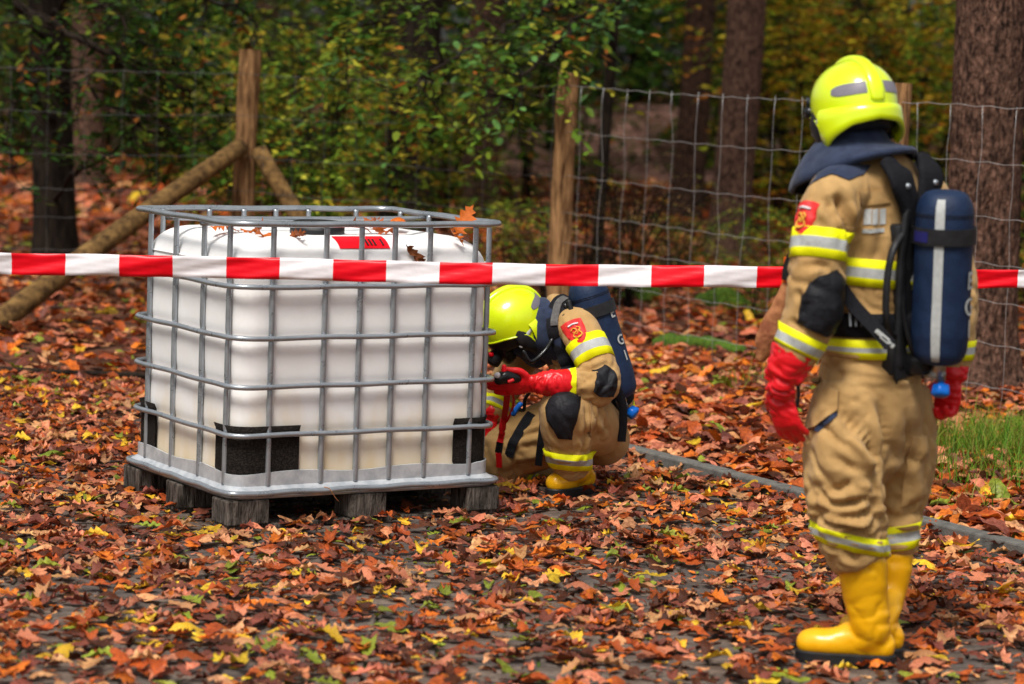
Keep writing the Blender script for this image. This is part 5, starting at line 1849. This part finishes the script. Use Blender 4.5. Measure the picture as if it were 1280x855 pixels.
fi = [(W(1020, 345, 8.1), .10, (1, 0, -.35), .06, .010, 1.0), (W(1040, 270, 8.1), .09, (.45, 0, -1), .06, .010, 2.0), (W(1000, 420, 8.1), .07, (1, 0, -.5), .045, .010, 3.0),
      (W(1090, 300, 8.2), (.12, .15, .16), (.15, 0, -1), .07, .010, 4.0), (W(1090, 400, 8.2), (.2, .2, .07), (1, 0, -.15), .06, .008, 5.0), (W(1180, 380, 8.45), .12, (1, 0, .3), .06, .01, 6.0)]
V, F = cloth(jk, fi, st)
jacket = part('jacket', V, F, M['khaki'], p1)
jb = bvh(V, F)
band(jb, W(1025, 307, 8.135), W(1020, 360, 8.11)-W(1030, 270, 8.15), .046, bm3, 'reflective_band', jacket, rmax=.13)
band(jb, W(1000, 427, 8.10), W(990, 446, 8.10)-W(1012, 402, 8.10), .028, bm3, 'reflective_band', jacket, rmax=.12, rows=(0, .4, .44, .8, .84, 1))
band(jb, W(1191, 436, 8.44), (0, 0, 1), .03, bm3, 'reflective_band', jacket, rmax=.12)
band(jb, W(1096, 338, 8.33), (.05, 0, 1), .042, bm3, 'reflective_band', jacket, rmax=.225)
band(jb, W(1089, 431, 8.33), (-.02, 0, 1), .030, bm3, 'reflective_band', jacket, rmax=.225, rows=(0, .36, .40, .56, .60, 1))
patch(jb, W(1028, 380, 8.05), (.12, -1, .05), (0, 0, 1), px_poly([(1043, 338), (1051, 345), (1057, 354), (1058, 375), (1054, 398), (1046, 416), (1034, 420), (1012, 412), (998, 404), (999, 388), (1002, 370), (1010, 354), (1019, 346), (1032, 343)], (1028, 380), 408), M['pad'], 'elbow_pad', jacket, off=.016, puff=.007, th=.02, wrink=.0016)
badge(jacket, jb, W(1004, 273, 8.1), (-.80, -.6, .08), (0, 0, 1))
patch(jb, W(1092, 247, 8.15), (.25, -1, .1), (.12, 0, 1), px_poly([(1068, 243), (1108, 236), (1116, 250), (1077, 260)], (1092, 247), 408), M['khaki'], 'back_flap', jacket, off=.007, puff=.002, th=.01)
for x in (1084, 1094, 1105):
    patch(jb, W(x, 272, 8.15), (.2, -1, 0), (0, 0, 1), px_poly([(x-4, 262), (x+4, 261), (x+4, 280), (x-4, 281)], (x, 272), 408), M['silver'], 'reflective_print', jacket, off=.0035, rings=3)
patch(jb, W(1092, 289, 8.15), (.2, -1, 0), (0, 0, 1), px_poly([(1079, 286), (1106, 284), (1106, 289), (1079, 291)], (1092, 288), 408), M['silver'], 'reflective_print', jacket, off=.0035, rings=3)
patch(jb, W(1056, 214, 8.15), (-.1, -.9, .45), (0, 0, 1), px_poly([(1015, 232), (1030, 205), (1086, 196), (1078, 216), (1061, 230), (1040, 222)], (1056, 214), 390), M['navy_cloth'], 'shoulder_panel', jacket, off=.006, tol=.3)
# gloves
glove(p1, W(973, 489, 8.12), W(989, 552, 8.13)-W(973, 489, 8.12), (.6, .8, .1), F1, [(W(973, 494, 8.12), .034, .040), (W(977, 478, 8.11), .044, .048), (W(984, 460, 8.10), .056, .060), (W(993, 438, 8.10), .070, .072)], curl=(.42, .36, .34, .32), thumb=(.55, .35), fold_amp=.008, s=1.08)
glove(p1, W(1189, 474, 8.41), (-.1, .12, -1), (-.7, -.7, 0), F1, [(W(1189, 478, 8.41), .036, .040), (W(1190, 462, 8.42), .046, .05), (W(1191, 440, 8.435), .058, .06)], curl=(.95, 1.0, 1.05, 1.1), thumb=(.8, .5), fold_amp=.006, s=1.05)
# head
hC = W(1067, 133, 8.33)
sh, to1 = helmet(p1, hC, (-.34, .92, -.14), (-.13, .13, 1.0), s=1.0)
head_mask(p1, to1)
cape(p1, [(W(1069, 158, 8.33), (.085, 0, 0), (0, .095, 0)), (W(1068, 176, 8.33), (.105, 0, .0), (0, .112, 0)), (W(1067, 193, 8.32), (.148, 0, .025), (0, .145, -.015)), (W(1067, 207, 8.31), (.176, 0, .048), (0, .162, -.034)), (W(1067, 214, 8.31), (.180, 0, .056), (0, .160, -.040)), (W(1067, 216, 8.31), (.172, 0, .056), (0, .152, -.040))], seed=2, amp=.016)
# air pack
upv = W(1181, 245, 8.17)-W(1173, 450, 8.20)
pack, topk, onp = apparatus('navy blue air cylinder pack on the back of the standing firefighter', tuple(W(1175, 470, 8.2)), W(1178, 347, 8.17), upv, (.77, -.64, 0), None,
                            [('E', -.005, 8, .075), ('G', -.082, 8, .075), ('I', -.150, 8, .075)], wheel_dir=(-.05, -.35, -1))
band(jb, W(1091, 401, 8.33), (-.03, 0, 1), .036, [M['web'], M['web']], 'waist_belt', pack, rmax=.24, off=.010, th=.008)
strap([W(1050, 358, 8.16), W(1070, 385, 8.14), W(1092, 408, 8.12), W(1113, 432, 8.10)], .042, .005, (.15, -1, .1), M['web'], 'side_strap', pack)
for q in (0, 1):
    c = W(1103+q*6, 420+q*7, 8.105)
    V, F = box_vf((-.026, -.006, -.007), (.026, .006, .007), .003)
    Rm = np.array(Matrix.Rotation(math.radians(38), 3, 'Y'))
    part('buckle', np.array(V)@Rm.T+c, F, M['silver'], pack, smooth=False)
for q in range(4):
    x = 1062+q*7
    strap([W(x, 388, 8.155), W(x+1, 408, 8.152)], .006, .004, (.1, -1, 0), M['steel'], 'belt_fitting', pack, m=3)
strap([W(1122, 262, 8.2), W(1112, 235, 8.22), W(1100, 208, 8.28), W(1085, 195, 8.36)], .05, .010, [(.3, -1, .2), (.3, -1, .3), (.1, -.8, .8), (0, -.2, 1)], M['web'], 'shoulder_strap', pack)
strap([W(1150, 258, 8.3), W(1150, 228, 8.35), W(1143, 205, 8.42)], .05, .010, [(.3, -1, .2), (.3, -1, .3), (.1, -.6, .9)], M['web'], 'shoulder_strap', pack)
# hanging cord and pouch
tube([W(996, 470, 8.2), W(998, 495, 8.18), W(993, 525, 8.16), W(997, 548, 8.15)], .006, M['black'], 'cord', p1)
po = thing('pouch', 'rust brown pouch with an orange strap hanging in front of the standing firefighter', 'pouch', tuple(W(955, 445, 8.45)))
V, F = limb_tube([(983, 356, 8.42, .016, .012), (978, 385, 8.43, .035, .018), (968, 410, 8.44, .046, .024), (958, 432, 8.45, .038, .022), (950, 448, 8.45, .016, .012)], ref=(1, 0, .4))
V = V+(pnoise(V*22)*.012)[:, None]
part('bag', V, F, M['canvas'], po)
strap([W(986, 322, 8.40), W(984, 345, 8.41), W(981, 372, 8.42)], .03, .006, (-.5, -1, 0), M['orange'], 'strap', po)
strap([W(992, 318, 8.38), W(986, 334, 8.39), W(984, 350, 8.40)], .034, .012, (-.5, -1, 0), M['black'], 'clip', po)
# ---------------------------------------------------------------- crouching firefighter
F2, L2 = np.array([-.9, -.43, 0]), np.array([.43, -.9, 0])
p2 = thing('person', 'crouching firefighter in tan turnout suit and yellow helmet beside the tank, reading a meter', 'person', tuple(ground(690, 612)))
tr = [limb_tube([(752, 548, 11.62, .14, .12), (743, 528, 11.60, .158, .138), (736, 500, 11.59, .155, .135)], ref=L2),
      limb_tube([(752, 540, 11.5, .115), (735, 526, 11.38, .124), (716, 514, 11.27, .116), (705, 511, 11.21, .104), (705, 532, 11.22, .102), (709, 556, 11.27, .095), (714, 580, 11.34, .083), (716, 591, 11.36, .078)], cap='flat'),
      limb_tube([(742, 545, 11.72, .13), (700, 540, 11.70, .145), (660, 552, 11.68, .14), (632, 566, 11.65, .122), (617, 584, 11.62, .100), (630, 596, 11.67, .085), (665, 598, 11.80, .078), (695, 597, 11.90, .070)])]
st = [([W(722, 500, 11.1), W(738, 520, 11.12), W(742, 545, 11.15), W(730, 565, 11.15)], -.018, .014), ([W(735, 500, 11.15), W(755, 515, 11.2), W(760, 540, 11.25)], -.012, .012),
      ([W(720, 548, 11.1), W(728, 562, 11.12), W(738, 570, 11.15)], -.014, .010), ([W(620, 545, 11.5), W(655, 530, 11.52), W(690, 525, 11.5)], -.014, .014),
      ([W(605, 575, 11.5), W(620, 585, 11.5), W(640, 590, 11.52)], -.012, .010), ([W(640, 575, 11.5), W(665, 560, 11.52), W(690, 560, 11.52)], -.012, .014)]
fi = [(W(735, 535, 11.2), .13, (.25, 0, -1), .055, .012, 1.0), (W(712, 580, 11.2), (.12, .12, .07), (1, 0, .2), .045, .012, 2.0), (W(620, 575, 11.55), .12, (.6, 0, -.5), .06, .012, 3.0),
      (W(665, 550, 11.55), .14, (1, 0, .35), .08, .010, 4.0)]
V, F = cloth(tr, fi, st, vox=.0095)
trousers2 = part('trousers', V, F, M['khaki'], p2)
tb2 = bvh(V, F)
band(tb2, W(711, 574, 11.31), (.06, 0, 1), .038, bm3, 'reflective_band', trousers2, rmax=.145, off=.011, th=.012)
band(tb2, W(650, 597, 11.74), unit(W(690, 597, 11.88)-W(630, 596, 11.67)), .04, bm3, 'reflective_band', trousers2, rmax=.14, off=.003)
patch(tb2, W(702, 516, 11.1), (-.22, -.96, .2), (.05, 0, 1), px_poly([(680, 512), (683, 500), (693, 491), (708, 488), (720, 492), (722, 505), (721, 522), (716, 536), (715, 547), (699, 548), (693, 538), (684, 528)], (702, 516), 303), M['pad'], 'knee_pad', trousers2, off=.018, puff=.012, th=.02, wrink=.0012)
patch(tb2, W(748, 522, 11.2), (.35, -.93, .1), (0, 0, 1), px_poly([(736, 500), (752, 498), (762, 512), (761, 540), (742, 548), (737, 530)], (749, 523), 303), M['khaki'], 'thigh_pocket', trousers2, off=.009, puff=.006, th=.012)
# boots
hl = ground(737, 615)
shoe(p2, hl, hl+np.array([-.165, -.20, 0]), [hl+np.array([-.05, -.06, .10]), W(717, 588, 11.36), W(715, 575, 11.34)], [.056, .060, .060])
P = np.array([W(650, 600, 11.76), W(690, 598, 11.90), W(715, 600, 11.97), W(722, 606, 11.98)])
T_ = [loft(spline(np.column_stack([P, [.066, .062, .056, .045]]), 5)[:, :3], np.linspace(.066, .05, 16), n=20, cap='round'),
      loft(np.array([W(715, 596, 11.98), W(712, 612, 11.96)]), (.045, .05), n=18, cap='round')]
V, F, E_ = voxel_union(T_, .007, 5)
V[:, 2] = np.maximum(V[:, 2], .004)
part('boot', V, F, M['boot'], p2)
# jacket
jk = [limb_tube([(756, 528, 11.62, .16, .135), (750, 508, 11.61, .165, .14), (739, 472, 11.58, .172, .145), (722, 436, 11.56, .182, .145), (705, 412, 11.55, .165, .125), (694, 398, 11.54, .13, .11), (680, 394, 11.53, .09, .09)], ref=L2, cap='flat', n=32),
      limb_tube([(708, 410, 11.48, .08), (721, 409, 11.40, .086), (733, 428, 11.34, .084), (744, 452, 11.30, .084), (753, 476, 11.27, .080), (744, 487, 11.24, .078), (728, 482, 11.21, .067), (710, 479, 11.19, .058)]),
      limb_tube([(700, 405, 11.66, .085), (672, 420, 11.74, .088), (648, 452, 11.76, .082), (630, 486, 11.72, .074), (618, 512, 11.67, .060)])]
st = [([W(716, 455, 11.2), W(735, 460, 11.17), W(755, 452, 11.2)], -.012, .011), ([W(722, 478, 11.14), W(732, 470, 11.14), W(748, 466, 11.18)], -.014, .010),
      ([W(668, 440, 11.4), W(680, 448, 11.38), W(690, 445, 11.38)], -.018, .012), ([W(662, 455, 11.4), W(675, 462, 11.4), W(692, 460, 11.4)], -.018, .011)]
fi = [(W(740, 470, 11.2), .10, (.9, 0, .4), .05, .012, 1.0), (W(678, 455, 11.42), .11, (.9, 0, .3), .055, .016, 2.0), (W(722, 415, 11.3), .08, (.4, 0, -1), .06, .008, 3.0),
      (W(625, 495, 11.68), .08, (1, 0, .15), .04, .010, 4.0), (W(760, 500, 11.4), .12, (1, 0, .2), .06, .010, 5.0)]
V, F = cloth(jk, fi, st, vox=.0090)
jacket2 = part('jacket', V, F, M['khaki'], p2)
jb2 = bvh(V, F)
band(jb2, W(737, 441, 11.32), W(752, 474, 11.27)-W(724, 412, 11.38), .055, bm3, 'reflective_band', jacket2, rmax=.15)
band(jb2, W(714, 479, 11.195), (1, .02, 0.02), .020, bm3, 'reflective_band', jacket2, rmax=.11, rows=(0, .3, .34, .96, 1), rm=(1, 1, 0, 0), refv=(0, 0, 1))
band(jb2, W(620, 508, 11.68), W(616, 516, 11.66)-W(630, 486, 11.72), .025, bm3, 'reflective_band', jacket2, rmax=.11)
band(jb2, W(733, 458, 11.575), W(722, 436, 11.56)-W(739, 472, 11.58), .04, bm3, 'reflective_band', jacket2, rmax=.23)
band(jb2, W(753, 520, 11.615), W(750, 508, 11.61)-W(756, 528, 11.62), .03, bm3, 'reflective_band', jacket2, rmax=.25)
patch(jb2, W(763, 480, 11.16), (.6, -.8, -.1), (.3, 0, 1), px_poly([(740, 482), (745, 470), (757, 458), (766, 462), (772, 480), (770, 494), (752, 498), (742, 494)], (757, 479), 303), M['pad'], 'elbow_pad', jacket2, off=.016, puff=.006, th=.02, wrink=.0014)
badge(jacket2, jb2, W(724, 411, 11.2), (.12, -.97, .22), (-.38, 0, .92))
for (c, pl_) in (((682, 446), [(664, 446), (684, 434), (692, 440), (672, 454)]), ((684, 462), [(668, 468), (684, 450), (700, 456), (690, 472)])):
    patch(jb2, W(c[0], c[1], 11.4), (-.35, -.93, 0), (0, 0, 1), px_poly(pl_, c, 303), M['khaki'], 'chest_flap', jacket2, off=.008, puff=.006, th=.012)
# gloves and meter
glove(p2, W(667, 479, 11.16), (-1, -.10, -.14), (0, .85, .5), (0, -.3, 1), [(W(668, 479, 11.16), .036, .040), (W(682, 479, 11.165), .046, .050), (W(696, 479, 11.175), .054, .058), (W(710, 479, 11.19), .060, .063)], curl=(.22, .18, .16, .14), thumb=(.05, .05), spread=.0, fold_amp=.005, s=1.10)
glove(p2, W(613, 524, 11.65), (-.3, -.1, -1), (.3, .9, 0), (-.9, .1, 0), [(W(613, 522, 11.65), .034, .038), (W(616, 512, 11.66), .046, .05), (W(620, 502, 11.69), .058, .06)], curl=(.5, .5, .5, .5))
gm = thing('gas_meter', 'small black gas meter on a red lanyard held by the crouching firefighter', 'meter', tuple(W(632, 480, 11.2)))
V, F = limb_tube([(652, 474, 11.16, .014, .02), (643, 472, 11.13, .024, .026), (632, 471, 11.12, .030, .030), (624, 474, 11.11, .024, .024)], ref=(0, 0, 1))
part('housing', V, F, M['gloss_black'], gm)
V, F = loft(np.array([W(622, 469, 11.10), W(621, 469, 11.08)]), (.013, .012), n=16); part('lens', V, F, M['pale'], gm)
V, F = loft(np.array([W(630, 463, 11.11), W(630, 458, 11.11)]), (.012, .009), n=14, cap='round'); part('button', V, F, M['tape_red'], gm)
V, F = limb_tube([(636, 477, 11.085, .008, .006), (641, 475, 11.09, .008, .006)], n=10); part('sensor_port', V, F, M['red_rubber'], gm)
strap([W(634, 489, 11.2), W(633, 505, 11.3), W(630, 525, 11.42)], .026, .004, (-.2, -1, 0), M['red_rubber'], 'lanyard', gm)
strap([W(641, 492, 11.2), W(642, 505, 11.3), W(636, 522, 11.40), W(629, 532, 11.44)], .010, .004, (-.2, -1, 0), M['red_rubber'], 'lanyard', gm)
V, F = limb_tube([(629, 524, 11.43, .012), (628, 534, 11.44, .016), (627, 541, 11.44, .010)], n=12); part('lanyard_toggle', V, F, M['red_rubber'], gm)
strap([W(628, 540, 11.44), W(626, 548, 11.45), W(625, 553, 11.45)], .026, .010, (-.2, -1, 0), M['red_rubber'], 'lanyard', gm)
strap([W(625, 553, 11.452), W(624, 560, 11.455), W(623, 566, 11.46)], .030, .006, (-.2, -1, 0), M['web'], 'lanyard', gm)
strap([W(623, 566, 11.46), W(624, 575, 11.465), W(624, 584, 11.47)], .024, .012, (-.2, -1, 0), M['red_rubber'], 'lanyard', gm)
# head
hC2 = W(639, 402, 11.50)
sh2, to2 = helmet(p2, hC2, (-.74, -.34, -.52), (-.48, -.26, .84), s=1.0, visor=False)
head_mask(p2, to2)
axn = unit(W(690, 404, 11.54)-W(645, 402, 11.5))
av = unit(np.array([0, 0, 1.0])-axn*axn[2]); bv = np.cross(axn, av)
cape(p2, [(W(655, 408, 11.50), av*.085, bv*.09), (W(664, 409, 11.51), av*.105, bv*.108), (W(674, 411, 11.52), av*.128-axn*.01, bv*.135), (W(683, 414, 11.53), av*.142-axn*.02, bv*.155), (W(688, 416, 11.53), av*.146-axn*.03, bv*.160)], seed=5, amp=.008)
# air pack
upv = W(740, 368, 11.50)-W(774, 478, 11.50)
pack2, topk2, onp2 = apparatus('navy blue air cylinder pack on the back of the crouching firefighter', tuple(W(775, 500, 11.5)), W(753, 424, 11.47), upv, (.90, .05, .34), None,
                               [('E', .10, -40, .06), ('G', -.02, -38, .06), ('I', -.09, -38, .06)], wheel_dir=(.8, -.3, -.45), stripe_ang=70, label_ang=(60, 90), grips=False, yoke=False)
strap([W(712, 372, 11.48), W(700, 382, 11.45), W(696, 400, 11.42), W(700, 425, 11.40), W(708, 450, 11.38), W(714, 472, 11.38)], .075, .014, [(-.2, -.6, .8), (-.3, -.8, .5), (-.3, -1, .2), (-.3, -1, 0), (-.3, -1, 0), (-.3, -1, 0)], M['web'], 'shoulder_strap', pack2, tree_=jb2, off=.010, label='wide padded shoulder strap')
strap([W(708, 374, 11.47), W(700, 382, 11.45), W(696, 396, 11.42), W(696, 408, 11.41)], .032, .006, [(-.2, -.6, .8), (-.3, -.8, .5), (-.3, -1, .2), (-.3, -1, .2)], M['strap_grey'], 'strap_padding', pack2, tree_=jb2, off=.021)
strap([W(768, 478, 11.36), W(777, 500, 11.36), W(779, 525, 11.37), W(777, 552, 11.38)], .034, .006, (.2, -1, .1), M['web'], 'hanging_strap', pack2)
band(jb2, W(747, 496, 11.605), W(739, 472, 11.58)-W(756, 528, 11.62), .034, [M['web'], M['web']], 'waist_belt', pack2, rmax=.25, off=.009, th=.008)
tube([W(655, 440, 11.33), W(664, 452, 11.33), W(680, 440, 11.36), W(690, 425, 11.38)], .009, M['gloss_black'], 'breathing_hose', pack2)
strap([W(662, 508, 11.5), W(650, 530, 11.5), W(641, 552, 11.52), W(636, 572, 11.54)], .04, .004, (-.1, -1, .4), M['web'], 'thigh_strap', p2, tree_=tb2)
strap([W(680, 518, 11.42), W(677, 545, 11.42), W(674, 570, 11.44), W(673, 582, 11.45)], .03, .004, (-.1, -1, 0), M['web'], 'hanging_strap', p2)
tube([W(662, 490, 11.3), W(656, 500, 11.33), W(655, 512, 11.36), W(648, 512, 11.36)], .008, M['gloss_black'], 'cord', p2)
tube([W(650, 506, 11.35), W(645, 512, 11.35), W(642, 517, 11.35)], .012, M['blue'], 'clip', p2)
